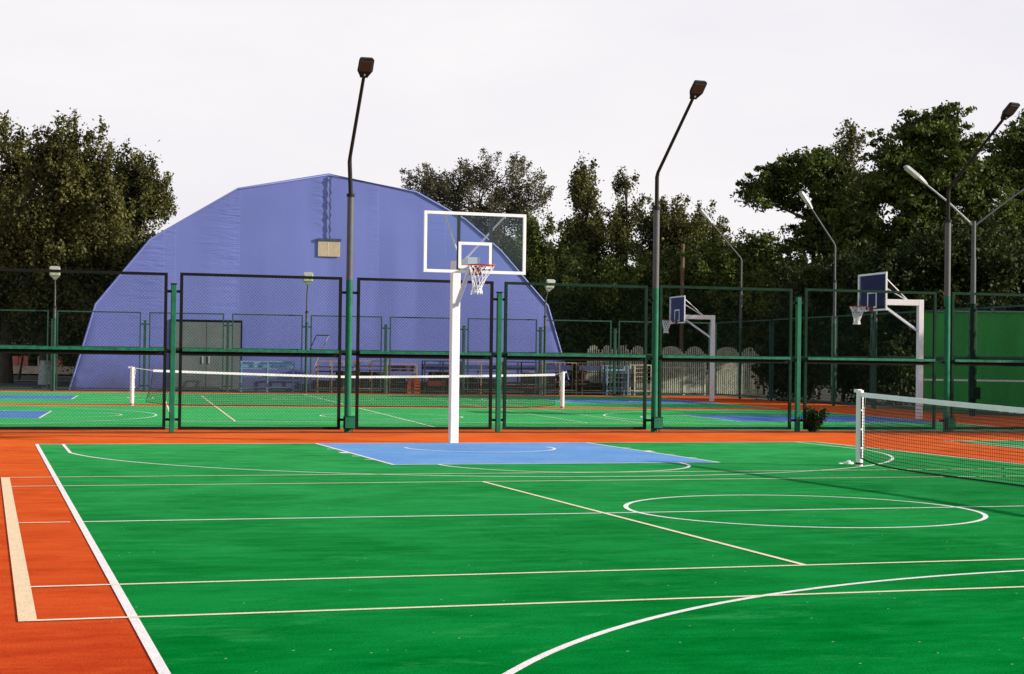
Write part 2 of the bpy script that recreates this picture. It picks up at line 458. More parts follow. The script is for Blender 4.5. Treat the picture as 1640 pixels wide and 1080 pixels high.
# ------------------------------------------------------------------ mesh helpers
class MB:
    def __init__(s):
        s.v = []; s.f = []
    def box(s, a, b):
        (x0, y0, z0), (x1, y1, z1) = a, b
        i = len(s.v)
        s.v += [(x0,y0,z0),(x1,y0,z0),(x1,y1,z0),(x0,y1,z0),(x0,y0,z1),(x1,y0,z1),(x1,y1,z1),(x0,y1,z1)]
        s.f += [(i,i+3,i+2,i+1),(i+4,i+5,i+6,i+7),(i,i+1,i+5,i+4),(i+1,i+2,i+6,i+5),(i+2,i+3,i+7,i+6),(i+3,i,i+4,i+7)]
        return s
    def bar(s, p, q, w, h=None, upv=None):
        """square bar from p to q"""
        h = h or w
        p = Vector(p); q = Vector(q); d = (q - p)
        if d.length < 1e-6: return s
        d.normalize()
        u = Vector(upv) if upv else (Vector((0,0,1)) if abs(d.z) < 0.95 else Vector((0,1,0)))
        a = d.cross(u).normalized(); b = a.cross(d).normalized()
        i = len(s.v)
        for e in (p, q):
            for (sa, sb) in ((-1,-1),(1,-1),(1,1),(-1,1)):
                s.v.append(tuple(e + a*sa*w/2 + b*sb*h/2))
        s.f += [(i,i+1,i+2,i+3),(i+7,i+6,i+5,i+4)]
        for k in range(4):
            s.f.append((i+k, i+4+k, i+4+(k+1)%4, i+(k+1)%4))
        return s
    def tube(s, pts, radii, n=8, cap=True):
        pts = [Vector(p) for p in pts]
        if not hasattr(radii, '__len__'): radii = [radii]*len(pts)
        i0 = len(s.v)
        ref = None
        for k, p in enumerate(pts):
            if k == 0: d = pts[1]-pts[0]
            elif k == len(pts)-1: d = pts[-1]-pts[-2]
            else: d = (pts[k+1]-pts[k]).normalized() + (pts[k]-pts[k-1]).normalized()
            d.normalize()
            if ref is None:
                ref = Vector((1,0,0)) if abs(d.x) < 0.8 else Vector((0,1,0))
            a = d.cross(ref)
            if a.length < 1e-4: a = d.cross(Vector((0,1,0)))
            a.normalize(); b = d.cross(a).normalized()
            ref = b.cross(d) if False else ref
            for j in range(n):
                t = 2*math.pi*j/n
                s.v.append(tuple(p + a*math.cos(t)*radii[k] + b*math.sin(t)*radii[k]))
        for k in range(len(pts)-1):
            for j in range(n):
                A = i0+k*n+j; B = i0+k*n+(j+1)%n
                s.f.append((A, B, B+n, A+n))
        if cap:
            i1 = len(s.v)
            s.v += [s.v[i0+j] for j in range(n)] + [s.v[i0+(len(pts)-1)*n+j] for j in range(n)]
            s.f.append(tuple(i1+j for j in range(n))[::-1])
            s.f.append(tuple(i1+n+j for j in range(n)))
        return s
    def torus(s, c, R, r, n=28, m=6):
        c = Vector(c); i0 = len(s.v)
        for k in range(n):
            t = 2*math.pi*k/n
            for j in range(m):
                q = 2*math.pi*j/m
                s.v.append(tuple(c + Vector(((R+r*math.cos(q))*math.cos(t), (R+r*math.cos(q))*math.sin(t), r*math.sin(q)))))
        for k in range(n):
            for j in range(m):
                s.f.append((i0+k*m+j, i0+((k+1)%n)*m+j, i0+((k+1)%n)*m+(j+1)%m, i0+k*m+(j+1)%m))
        return s
    def build(s, name, material, parent=None, smooth=False, bevel=0.0):
        me = bpy.data.meshes.new(name)
        me.from_pydata(s.v, [], s.f)
        me.materials.append(material)
        if smooth:
            me.polygons.foreach_set('use_smooth', [True]*len(me.polygons))
        me.update()
        o = bpy.data.objects.new(name, me)
        col.objects.link(o)
        if parent is not None: o.parent = parent
        if bevel > 0:
            md = o.modifiers.new('bevel', 'BEVEL'); md.width = bevel; md.segments = 2; md.limit_method = 'ANGLE'
        return o

def tag(o, label=None, cat=None, group=None, kind=None):
    if label: o['label'] = label
    if cat: o['category'] = cat
    if group: o['group'] = group
    if kind: o['kind'] = kind
    return o
def empty(name, loc, rz=0.0):
    o = bpy.data.objects.new(name, None)
    o.empty_display_size = 0.3
    o.location = loc; o.rotation_euler = (0, 0, rz)
    col.objects.link(o)
    return o
def copy_tree(o, parent=None):
    c = o.copy(); col.objects.link(c); c.parent = parent
    for ch in list(o.children): copy_tree(ch, c)
    return c

# the far pair of courts is laid out at a slight angle to the near one
FOX, FOY, PHI = 2.703, 33.916, 0.091
cph, sph = math.cos(PHI), math.sin(PHI)
def FW(a, b, z=0.0):
    return Vector((FOX + a*cph + b*sph, FOY - a*sph + b*cph, z))
def farloc(p):
    a, b = p[0]-FOX, p[1]-FOY
    return a*cph - b*sph, a*sph + b*cph
def on_far_plane(u, v, b0):
    """point seen at (u, v) on the upright plane that lies b0 metres behind the far net"""
    r = ray(u, v); nrm = Vector((sph, cph, 0))
    t = (b0 - (EYE - Vector((FOX, FOY, 0))).dot(nrm)) / r.dot(nrm)
    return EYE + r*t
def on_Y(u, v, Y):
    r = ray(u, v); return EYE + r*((Y-CY)/r.y)

# ------------------------------------------------------------------ ground
def sheet(name, pts, z, material):
    m = MB(); m.v = [(p[0], p[1], z) for p in pts]; m.f = [tuple(range(len(pts)))]
    return tag(m.build(name, material), kind='structure')
gr = sheet('ground', [(-400,-200),(500,-200),(500,700),(-400,700)], -0.03, DIRT)
sheet('road', [FW(-90,18.4)[:2], FW(-9.2,18.4)[:2], FW(-9.4,40)[:2], FW(-90,40)[:2]], -0.012, ASPHALT)
sheet('yard', [FW(-9.19,18.4)[:2], FW(40,18.4)[:2], FW(40,21.2)[:2], FW(-9.19,21.2)[:2]], -0.012, ASPHALT)
sheet('court_surround', [(-40,-30),(32,-30),(26.5,16),FW(18.4,-4)[:2],FW(18.2,18.35)[:2],FW(-45,18.35)[:2],(-42,16)], 0.0, ORANGE)

Z = [0.012]
class Lines(MB):
    pass
def line2(m, T, p, q, w=0.05, ext=0.0):
    """straight painted line, centre p to q"""
    p = Vector((p[0], p[1])); q = Vector((q[0], q[1])); d = (q-p).normalized()
    p = p - d*ext; q = q + d*ext
    n = Vector((-d.y, d.x))*w/2
    Z[0] += 0.00002
    z = Z[0]
    i = len(m.v)
    for e in (p-n, q-n, q+n, p+n):
        r = T(e.x, e.y); m.v.append((r[0], r[1], z))
    m.f.append((i, i+1, i+2, i+3))
def arc2(m, T, c, R, a0, a1, w=0.05, n=72):
    Z[0] += 0.00002
    z = Z[0]
    i = len(m.v)
    for k in range(n+1):
        t = a0 + (a1-a0)*k/n
        for rr in (R-w/2, R+w/2):
            r = T(c[0]+rr*math.cos(t), c[1]+rr*math.sin(t)); m.v.append((r[0], r[1], z))
    for k in range(n):
        m.f.append((i+2*k, i+2*k+1, i+2*k+3, i+2*k+2))

def basketball(T, HL, HW, FT, LW, RC, RF, R3, C3, HO, name, key=None):
    key = key or BLUE
    """T maps (across, along) to the ground; the court is centred on T(0,0), hoops at +-along"""
    Z[0] = 0.0042
    def rect(a0, a1, b0, b1): return [T(a0,b0), T(a1,b0), T(a1,b1), T(a0,b1)]
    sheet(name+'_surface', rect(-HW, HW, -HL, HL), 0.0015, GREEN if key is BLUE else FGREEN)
    for sg in (1, -1):
        sheet(name+'_key', rect(-LW, LW, *(sorted((sg*(HL-FT), sg*HL)))), 0.003, key)
    m = MB()
    for sg in (-1, 1):
        line2(m, T, (sg*HW, -HL), (sg*HW, HL), 0.055, 0.025)
        line2(m, T, (-HW, sg*HL), (HW, sg*HL), 0.05)
    line2(m, T, (-HW, 0), (HW, 0))
    arc2(m, T, (0,0), RC, 0, 2*math.pi, n=96)
    for sg in (1, -1):
        F = HL - FT
        line2(m, T, (-LW, sg*F), (LW, sg*F), 0.05, 0.025)
        for s2 in (-1, 1):
            line2(m, T, (s2*LW, sg*F), (s2*LW, sg*HL), 0.05)
            yb = HO - math.sqrt(R3*R3 - C3*C3)
            line2(m, T, (s2*C3, sg*yb), (s2*C3, sg*HL), 0.05)
            for k, (dy, ww) in enumerate(((1.75, 0.07), (2.75, 0.28), (3.65, 0.06), (4.5, 0.06))):
                line2(m, T, (s2*(LW+0.02), sg*(HL-dy)), (s2*(LW+0.15), sg*(HL-dy)), ww)
        b0 = math.atan2(-math.sqrt(R3*R3-C3*C3), C3)
        if sg == 1:
            arc2(m, T, (0, F), RF, math.pi, 2*math.pi)
            arc2(m, T, (0, HO), R3, b0, -math.pi-b0)
            arc2(m, T, (0, HO), 1.25, math.pi-0.15, 2*math.pi+0.15)
        else:
            arc2(m, T, (0, -F), RF, 0, math.pi)
            arc2(m, T, (0, -HO), R3, -b0, math.pi+b0)
            arc2(m, T, (0, -HO), 1.25, -0.15, math.pi+0.15)
    tag(m.build(name+'_white_lines', WLINE), kind='structure')

def tennis(T, name, m2, m3):
    """T maps (along, across); net on along = 0"""
    Z[0] = 0.0056
    m = MB()
    for s in (-1, 1):
        line2(m, T, (-11.885, s*5.485), (11.885, s*5.485), 0.05)
        line2(m, T, (-11.885, s*4.115), (11.885, s*4.115), 0.05)
        line2(m, T, (s*6.4, -4.115), (s*6.4, 4.115), 0.05)
        line2(m, T, (s*11.835, 0), (s*11.40, 0), 0.05)
    tag(m.build(name, m2), kind='structure')
    m = MB()
    for s in (-1, 1): line2(m, T, (s*11.885, -5.485), (s*11.885, 5.485), 0.10, 0.025)
    tag(m.build(name+'_base', m3), kind='structure')

Tn = lambda a, b: (a, b)
basketball(Tn, 12.975, 7.057, 5.653, 2.468, 1.778, 1.821, 6.707, 6.644, 11.42, 'near_court')
Tr = lambda a, b: (17.06+a, 0.25+b)
basketball(Tr, 12.975, 7.057, 5.653, 2.468, 1.778, 1.821, 6.707, 6.644, 11.42, 'right_court')
# far courts lie crosswise: "along" is the far X direction
BCY, BWY, ACY, AWY = -8.056, 7.3, 8.722, 7.6
TB = lambda a, b: tuple(FW(b, BCY+a)[:2])
TA = lambda a, b: tuple(FW(b, ACY+a)[:2])
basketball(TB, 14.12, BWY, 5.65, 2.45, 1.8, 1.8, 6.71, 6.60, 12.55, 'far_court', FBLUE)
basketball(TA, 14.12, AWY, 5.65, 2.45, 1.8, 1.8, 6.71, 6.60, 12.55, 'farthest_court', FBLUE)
NETX = 4.259
tennis(lambda a, b: (NETX+a, -0.02+b), 'near_tennis_lines', PLINE, CLINE)
# far tennis court runs away from us, its net lies crosswise between the two basketball courts
tennis(lambda a, b: tuple(FW(b, a)[:2]), 'far_tennis_lines', PLINE, PLINE)

# dark seam where the two rubber layers meet under the fence
m = MB()
for k in range(60):
    x0 = -12+k*0.5; m.box((x0, 16.80+0.006*math.sin(k*1.7), 0.0), (x0+0.5, 16.87+0.006*math.sin(k*2.3), 0.014))
tag(m.build('kerb', SEAM), kind='structure')

# ------------------------------------------------------------------ chain link fences
def wires(w, h, pitch, r, x0=0.0, z0=0.0, y=0.0):
    """diamond wire mesh filling w x h as thin three sided rods"""
    m = MB()
    n = int((w+h)/pitch)
    for sgn in (1, -1):
        for k in range(1, n):
            c = k*pitch
            # line x+z=c  (or mirrored)
            xa, za = (c, 0) if c <= w else (w, c-w)
            xb, zb = (0, c) if c <= h else (c-h, h)
            if sgn < 0: xa, xb = w-xa, w-xb
            p = Vector((x0+xa, y+0.002*sgn, z0+za)); q = Vector((x0+xb, y+0.002*sgn, z0+zb))
            d = (q-p)
            if d.length < 0.02: continue
            d.normalize(); nn_ = Vector((0, 1, 0)); a = d.cross(nn_)
            i = len(m.v)
            for e in (p, q):
                m.v += [tuple(e+a*r), tuple(e-a*r*0.5+nn_*r*0.87), tuple(e-a*r*0.5-nn_*r*0.87)]
            for j in range(3):
                m.f.append((i+j, i+(j+1) % 3, i+3+(j+1) % 3, i+3+j))
    return m

def panel(parent, x0, x1, zt, zb=0.05, mid=1.55, frame=FRAMEG, rail=RAILG, low=FRAMEK, pitch=0.066, r=0.0016, fw_=0.055):
    """framed two storey panel in the fence's own plane (local x along the fence)"""
    m = MB(); t = 0.03
    m.box((x0, -t, zb), (x0+fw_, t, zt)).box((x1-fw_, -t, zb), (x1, t, zt))
    m.box((x0+fw_, -t, zt-fw_), (x1-fw_, t, zt)).box((x0+fw_, -t, zb), (x1-fw_, t, zb+fw_))
    f = m.build('fence_panel', frame, parent)
    a = MB().box((x0+fw_, -t-0.055, mid+0.0), (x1-fw_, t, mid+0.055)); a.build('rail', rail, f)
    b = MB().box((x0+fw_, -t+0.012, mid-0.085), (x1-fw_, t, mid-0.002)); b.build('lower_rail', low, f)  # near-black by default, with the shade below the rail in its colour
    wi = wires(x1-x0-2*fw_, zt-zb-2*fw_, pitch, r, x0+fw_, zb+fw_, 0.0)
    wi.build('wire_mesh', WIREG, f)
    return f
def fpost(parent, x, h, wd=0.095, material=POSTG, gl=0.17, gr_=0.17, tie=True, y=0.0, low=FRAMEK):
    p = MB().box((x-wd/2, y-wd/2, 0), (x+wd/2, y+wd/2, h)).build('post', material, parent, bevel=0.008)
    MB().box((x-wd/2-0.012, y-wd/2-0.012, h), (x+wd/2+0.012, y+wd/2+0.012, h+0.02)).build('post_cap', low, p)
    if tie:
        for z in (h-0.16, 1.52, 0.22):
            MB().box((x-gl, y-0.018, z), (x-wd/2, y+0.018, z+0.05)).build('tie_bracket', low, p)
            MB().box((x+wd/2, y-0.018, z), (x+gr_, y+0.018, z+0.05)).build('tie_bracket', low, p)

FY = 17.2
fence = tag(empty('chain_link_fence', (0, FY, 0)), 'green chain link fence of tall framed panels right behind the near basketball hoop', 'fence', 'chain link fences round the courts')
edges = [(-11.4, -8.02, 3.05), (-7.72, -4.57, 3.06), (-4.33, -1.17, 3.07), (-0.86, 1.965, 3.07), (2.21, 5.35, 3.07), (5.63, 8.72, 3.09), (9.03, 12.28, 3.11), (12.68, 15.9, 3.12), (16.2, 19.3, 3.12)]
for i, (a, b, zt) in enumerate(edges):
    panel(fence, a, b, zt, mid=1.56, frame=(FRAMEK if i < 4 else FRAMEG), low=FRAMEK)
for x, h in ((-7.87, 2.84), (-4.45, 2.84), (2.10, 2.84), (8.88, 2.92), (16.05, 2.92)):
    fpost(fence, x, h, gl=0.14, gr_=0.14)

# ------------------------------------------------------------------ lamps
def lamp_head(parent, base, d, side, length, w0, w1, thick, shell, glass):
    """tapered street-lamp head starting at base, pointing along d"""
    d = Vector(d).normalized(); side = Vector(side).normalized(); nrm = side.cross(d).normalized()
    if nrm.z < 0: nrm = -nrm
    base = Vector(base)
    prof = [(0.0, w0, .5), (0.10, w0*1.15, .8), (0.38, w1, 1.0), (0.93, w1*0.98, .9), (1.0, w1*0.86, .45)]
    m = MB(); i0 = 0
    for t, w_, th in prof:
        c = base + d*t*length
        for sx_, sn in ((-1, -0.3), (1, -0.3), (0.78, 1), (-0.78, 1)):
            m.v.append(tuple(c + side*sx_*w_/2 + nrm*sn*thick*th*(0.7 if sn > 0 else 1)))
    for k in range(len(prof)-1):
        for j in range(4):
            a = k*4+j; b = k*4+(j+1) % 4
            m.f.append((a, b, b+4, a+4))
    m.f.append((3, 2, 1, 0)); e = (len(prof)-1)*4; m.f.append((e, e+1, e+2, e+3))
    h = m.build('lamp_head', shell, parent, bevel=0.006)
    g = MB()
    a = base + d*0.40*length - nrm*thick*0.34; b = base + d*0.92*length - nrm*thick*0.34
    for c in (a, b):
        for sx_ in (-1, 1):
            g.v.append(tuple(c+side*sx_*w1*0.42)); g.v.append(tuple(c+side*sx_*w1*0.36-nrm*0.022))
    # 0:a- 1:a-low 2:a+ 3:a+low 4:b- 5:b-low 6:b+ 7:b+low
    g.f = [(1,5,7,3), (0,4,5,1), (2,3,7,6), (0,1,3,2), (4,6,7,5)]
    g.build('lamp_glass', glass, h)
    MB().tube([base + d*0.2*length - nrm*thick*0.3, base + d*0.2*length - nrm*(thick*0.3+0.03)], 0.018, 8).build('clip', ALU, h)
    return h

def floodlight_post(name, loc, zthick, zkink, armvec, ngreen, r1, r2, r3, head=0.47, shell=DARKST, glass=LAMPGL, pole=STEEL, arm_mat=DARKST, box=True, w0=.15, w1=.30, thick=.09, green_mat=POSTG, kinkshift=(0, 0)):
    root = empty(name, loc)
    if ngreen > 0:
        MB().tube([(0,0,0), (0,0,ngreen)], r1*1.03, 12).build('painted_base', green_mat, root, smooth=True)
    MB().tube([(0,0,ngreen+0.001), (0,0,zthick)], r1, 12).build('pole', pole, root, smooth=True)
    MB().tube([(0,0,zthick-0.01), (0,0,zthick+0.05)], r1*1.25, 12).build('collar', DARKST, root, smooth=True)
    k = Vector((kinkshift[0], kinkshift[1], zkink)); av = Vector(armvec)
    m = MB().tube([(0,0,zthick+0.05), tuple(k-Vector((0,0,.06))), tuple(k+av.normalized()*0.06), tuple(k+av)], [r2, r2, r3, r3*0.9], 10)
    m.build('arm', arm_mat, root, smooth=True)
    side = av.cross(Vector((0,0,1))).normalized()
    lamp_head(root, k+av, av, side, head, w0, w1, thick, shell, glass)
    if box:
        b = MB().box((-0.10, -0.20, 0.07), (0.12, -0.065, 0.32)).build('junction_box', FRAMEG, root, bevel=0.01)
        MB().box((-0.085, -0.212, 0.09), (0.105, -0.201, 0.30)).build('cover', POSTG, b)
        c = MB()
        for dx in (0.0, 0.04, 0.075): c.tube([(dx, -0.13, 0.08), (dx+0.01, -0.12, 0.0)], 0.010, 5)
        c.build('cable', BLACK, b)
    return root

GL = 'tall floodlight posts standing in the near fence line'
for u, L_, th, lab, ks in ((557.5, 1.62, -0.06, 'leftmost tall floodlight post, in front of the blue hall ridge', -0.03), (1048.5, 1.62, 0.05, 'tall floodlight post between the near hoop and the distant hoops, against open sky', 0.0), (1516, 1.62, 0.20, 'rightmost tall floodlight post, in front of the big dark tree and green wall', 0.0)):
    p = on_Y(u, 600, FY); p.z = 0
    av = Vector((math.sin(th)*L_, -math.cos(th)*L_, 1.36))
    r = floodlight_post('floodlight_post', p, 4.68, 5.42, av, 3.02, 0.066, 0.043, 0.036, kinkshift=(ks, 0))
    tag(r, lab, 'floodlight', GL)
    for z in (2.74, 1.52, 0.22): MB().box((-0.17, -0.018, z), (0.17, 0.018, z+0.05)).build('tie_bracket', FRAMEK, r)

# ------------------------------------------------------------------ far fence (two sides) and its lamps
FB, FX = 18.2, 17.8
ff = tag(empty('chain_link_fence', FW(0, FB), -PHI), 'distant green chain link fence in front of the blue hall, behind the far courts', 'fence', 'chain link fences round the courts')
fposts = [83, 231, 364, 490, 617, 742, 865, 984]
xs = []
for u in fposts:
    q = on_far_plane(u, 600, FB); xs.append(farloc(q)[0])
step = (xs[-1]-xs[0])/(len(xs)-1)
xs = [xs[0]-2*step, xs[0]-step] + xs
while xs[-1] + step < FX+0.5: xs.append(xs[-1]+step)
xs[-1] = FX
for i in range(len(xs)-1):
    panel(ff, xs[i]+0.16, xs[i+1]-0.16, 3.2, 0.10, 1.75, frame=FARG, rail=FARG, low=FARG, pitch=0.11, r=0.0020, fw_=0.05)
for x in xs:
    fpost(ff, x, 2.85, 0.11, FARG, tie=True, low=FARG)
sf = tag(empty('chain_link_fence', FW(FX, 0), -PHI-math.pi/2), 'green chain link fence along the shady right side of the far courts, before the hedge', 'fence', 'chain link fences round the courts')
# local x of this fence runs toward the viewer (far -b direction)
lamps_side = []
for u in (1185, 1335, 1557):
    r_ = ray(u, 640); nx_ = Vector((cph, -sph, 0))
    t_ = (FX - (EYE - Vector((FOX, FOY, 0))).dot(nx_))/r_.dot(nx_)
    lamps_side.append(farloc(EYE+r_*t_)[1])
def side_b(u):
    r_ = ray(u, 640); nx_ = Vector((cph, -sph, 0))
    return farloc(EYE+r_*((FX - (EYE - Vector((FOX, FOY, 0))).dot(nx_))/r_.dot(nx_)))[1]
ys = [18.05, side_b(1235), side_b(1335), side_b(1398), side_b(1557), side_b(1700)]
while ys[-1] > -17: ys.append(ys[-1]-4.5)
for i in range(len(ys)-1):
    panel(sf, -ys[i]+0.15, -ys[i+1]-0.15, 3.2, 0.10, 1.7, frame=FARG, rail=FARG, low=FARG, pitch=0.11, r=0.0020, fw_=0.05)
for y_ in ys[1:]:
    fpost(sf, -y_, 2.9, 0.085, FARG, low=FARG)

GL2 = 'smaller lamps on the far fences'
def fence_lamp(p, top, armv, head, lab, w1=.30, zt=3.3, glass=LAMPGLP, shell=ALU, thick=.09, arm_m=STEEL):
    r = floodlight_post('court_lamp', p, zt, top, armv, 2.9, 0.055, 0.035, 0.03, head=head, shell=shell, glass=glass, arm_mat=arm_m, box=False, w1=w1, w0=.13, thick=thick, green_mat=FARG)
    tag(r, lab, 'lamp', GL2); return r
def FD(a, b, z): return Vector((a*cph+b*sph, -a*sph+b*cph, z))
for u, lab, av in ((86, 'small pale lamp on the far fence in front of the left trees', (0.0, -0.20, 0.40)), (490, 'small pale lamp on the far fence right of the grey hall doors', (0.0, -0.20, 0.40)), (872, 'small pale lamp on the far fence at the right edge of the blue hall', (0.05, -0.20, 0.36))):
    p = on_far_plane(u, 600, FB-0.25); p.z = 0
    fence_lamp(p, 4.0, FD(*av), 0.56, lab, w1=0.44, thick=0.14)
sidelamps = [(1185, 415, 1140, 358, 'curved lamp on the side fence nearest the wooden pole'), (1335, 393, 1300, 335, 'lamp with bent arm on the side fence above the distant trees, between two hoops')]
def side_point(u):
    nx_ = Vector((cph, -sph, 0)); r_ = ray(u, 640)
    t_ = (FX-0.2 - (EYE - Vector((FOX, FOY, 0))).dot(nx_))/r_.dot(nx_)
    q = EYE+r_*t_; q.z = 0; return q
def depth(p): return (Vector(p)-EYE).dot(HF)
for (u, vk, uh, vh, lab) in sidelamps:
    p = side_point(u); D = depth(p)
    zk = at(u, vk, D).z
    h = at(uh, vh, D-0.3)
    av = Vector((h.x-p.x, h.y-p.y, h.z-zk))
    fence_lamp(p, zk, av, 0.75, lab, w1=0.24, zt=zk-1.3)
# flood lamp standing behind the larger distant hoop
p = side_point(1401); fence_lamp(p, 3.9, FD(-0.35, -0.3, 0.2), 0.5, 'small pale lamp seen through the backboard of the larger distant hoop', w1=0.34)
# two armed lamp
p = side_point(1557); D = depth(p)
r = empty('two_armed_street_lamp', p)
tag(r, 'grey street lamp with two spread arms on the side fence by the green wall', 'lamp', GL2)
zk = at(1558, 360, D).z
MB().tube([(0,0,0), (0,0,3.3)], 0.085, 12).build('painted_base', FRAMEG, r, smooth=True)
MB().tube([(0,0,3.301), (0,0,zk-1.0)], 0.075, 12).build('pole', STEEL, r, smooth=True)
MB().tube([(0,0,zk-1.0), (0,0,zk+0.1)], 0.06, 12).build('upper_pole', STEEL, r, smooth=True)
MB().box((-.12,-.25,.5), (.12,-.09,.85)).build('junction_box', FRAMEG, r, bevel=.01)
for (u1, v1, dd) in ((1484, 296, -0.2), (1668, 284, 0.2)):
    h = at(u1, v1, D+dd); av = Vector((h.x-p.x, h.y-p.y, h.z-zk))
    MB().tube([(0,0,zk-0.05), tuple(Vector((0,0,zk))+av*0.5+Vector((0,0,0.02))), tuple(Vector((0,0,zk))+av)], [0.032, .030, .028], 8).build('arm', ALU if u1 < 1500 else STEEL, r, smooth=True)
    lamp_head(r, Vector((0,0,zk))+av, av, av.cross(Vector((0,0,1))), 0.85, 0.12, 0.26, 0.10, ALU, LAMPGLP)

# ------------------------------------------------------------------ basketball hoops
def hoop_net(seed, lean=(0, 0), r=0.006):
    m = MB(); rg = random.Random(seed)
    n = 12; rings = 7; R0 = 0.215; P = []
    prof = [(0.0, 1.0), (0.07, .88), (0.15, .70), (0.23, .55), (0.31, .44), (0.38, .36), (0.45, .44)]
    for k in range(rings):
        z, s = prof[k]; row = []
        for j in range(n):
            t = 2*math.pi*(j + (0.5 if k % 2 else 0))/n
            jx = rg.uniform(-.007, .007); jy = rg.uniform(-.007, .007)
            row.append(Vector((R0*s*math.cos(t)+lean[0]*z+jx, R0*s*math.sin(t)+lean[1]*z+jy, -z + rg.uniform(-.006, .006))))
        P.append(row)
    for k in range(rings-1):
        for j in range(n):
            a = P[k][j]
            if k % 2 == 0: nb = (P[k+1][j], P[k+1][(j-1) % n])
            else: nb = (P[k+1][j], P[k+1][(j+1) % n])
            for b in nb: m.tube([a, b], r, 4, cap=False)
    for j in range(n):
        m.tube([P[-1][j], P[-1][j]+Vector((0,0,-0.03))], r*1.6, 4)
    for j in range(n):
        m.tube([P[-1][j], P[-1][(j+1) % n]], r*1.5, 4, cap=False)
    return m

def hoop(loc, rz, over, glass, paint, seed, netr=0.006, ph=3.20):
    root = empty('basketball_hoop', loc, rz)
    pw = 0.15
    MB().box((-pw/2, -pw/2, 0), (pw/2, pw/2, ph)).build('pole', paint, root, bevel=0.01)
    MB().box((-0.075, -over+0.10, ph-0.165), (0.075, -pw/2-0.002, ph-0.004)).build('arm', paint, root, bevel=0.008)
    MB().box((-0.11, -over+0.07, ph-0.20), (0.11, -over+0.10, ph+0.01)).build('mounting_plate', paint, root, bevel=0.004)
    MB().bar((0, -pw/2-0.01, 2.42), (0, -over+0.30, ph-0.17), 0.065, 0.065).build('brace', WHITEB, root, bevel=0.005)
    for s in (-1, 1):
        MB().tube([(s*0.04, -0.42, ph), (s*0.52, -over+0.055, 3.90)], 0.017, 8).build('support_bar', paint, root, smooth=True)
    yb = -over
    zb, zt = 2.93, 3.963
    g = MB().box((-0.86, yb-0.006, zb+0.04), (0.86, yb+0.006, zt-0.04)).build('backboard', glass, root)
    f = MB(); t = 0.052
    f.box((-0.9, yb-0.02, zb), (-0.9+t, yb+0.02, zt)).box((0.9-t, yb-0.02, zb), (0.9, yb+0.02, zt))
    f.box((-0.9+t, yb-0.02, zt-t), (0.9-t, yb+0.02, zt)).box((-0.9+t, yb-0.02, zb), (0.9-t, yb+0.02, zb+t))
    f.build('board_frame', paint, g, bevel=0.004)
    q = MB(); a, z0, z1, t = 0.295, 3.01, 3.46, 0.05; ya, yc = yb-0.013, yb-0.0065
    q.box((-a, ya, z0), (-a+t, yc, z1)).box((a-t, ya, z0), (a, yc, z1)).box((-a+t, ya, z1-t), (a-t, yc, z1)).box((-a+t, ya, z0), (a-t, yc, z0+t))
    q.build('target_square', WHITE, g)
    for s in (-1, 1):
        MB().box((s*0.285-0.027, yb+0.012, zb+t), (s*0.285+0.027, yb+0.045, zt-0.052)).build('board_stiffener', BLACK, g)
    ry = yb-0.41
    rim = MB().torus((0, ry, 3.05), 0.228, 0.0105).build('rim', RIMR, root, smooth=True)
    b = MB().box((-0.10, yb-0.045, 2.90), (0.10, yb-0.014, 3.06)).box((-0.09, yb-0.165, 3.03), (0.09, yb-0.045, 3.058))
    for s in (-1, 1): b.bar((s*0.08, yb-0.04, 2.92), (s*0.12, ry+0.17, 3.035), 0.012)
    b.build('rim_bracket', mat('dark_red_bracket_paint', (0.16, 0.020, 0.012), 0.6) , rim)
    hn = hoop_net(seed, (-0.20, 0.0), netr).build('hoop_net', CORDW, rim)
    hn.location = (0, ry, 3.045)
    return root

GH = 'white basketball hoops'
h1 = hoop((0.0, 13.06, 0), 0.0, 1.21, GLASS, WHITE, 3, 0.0052)
tag(h1, 'nearest white basketball hoop with clear backboard, on the edge of the light blue key', 'basketball hoop', GH)
RH = -(math.pi/2+PHI)
h2 = hoop(FW(14.62, BCY+0.25), RH, 1.42, GLASSD, WHITE, 5, 0.008, 3.27)
tag(h2, 'larger of the two distant white basketball hoops, left of the green wall', 'basketball hoop', GH)
h3 = copy_tree(h2); h3.location = FW(14.9, ACY+1.3)
tag(h3, 'smallest white basketball hoop facing left, in front of the arched picket fence', 'basketball hoop', GH)

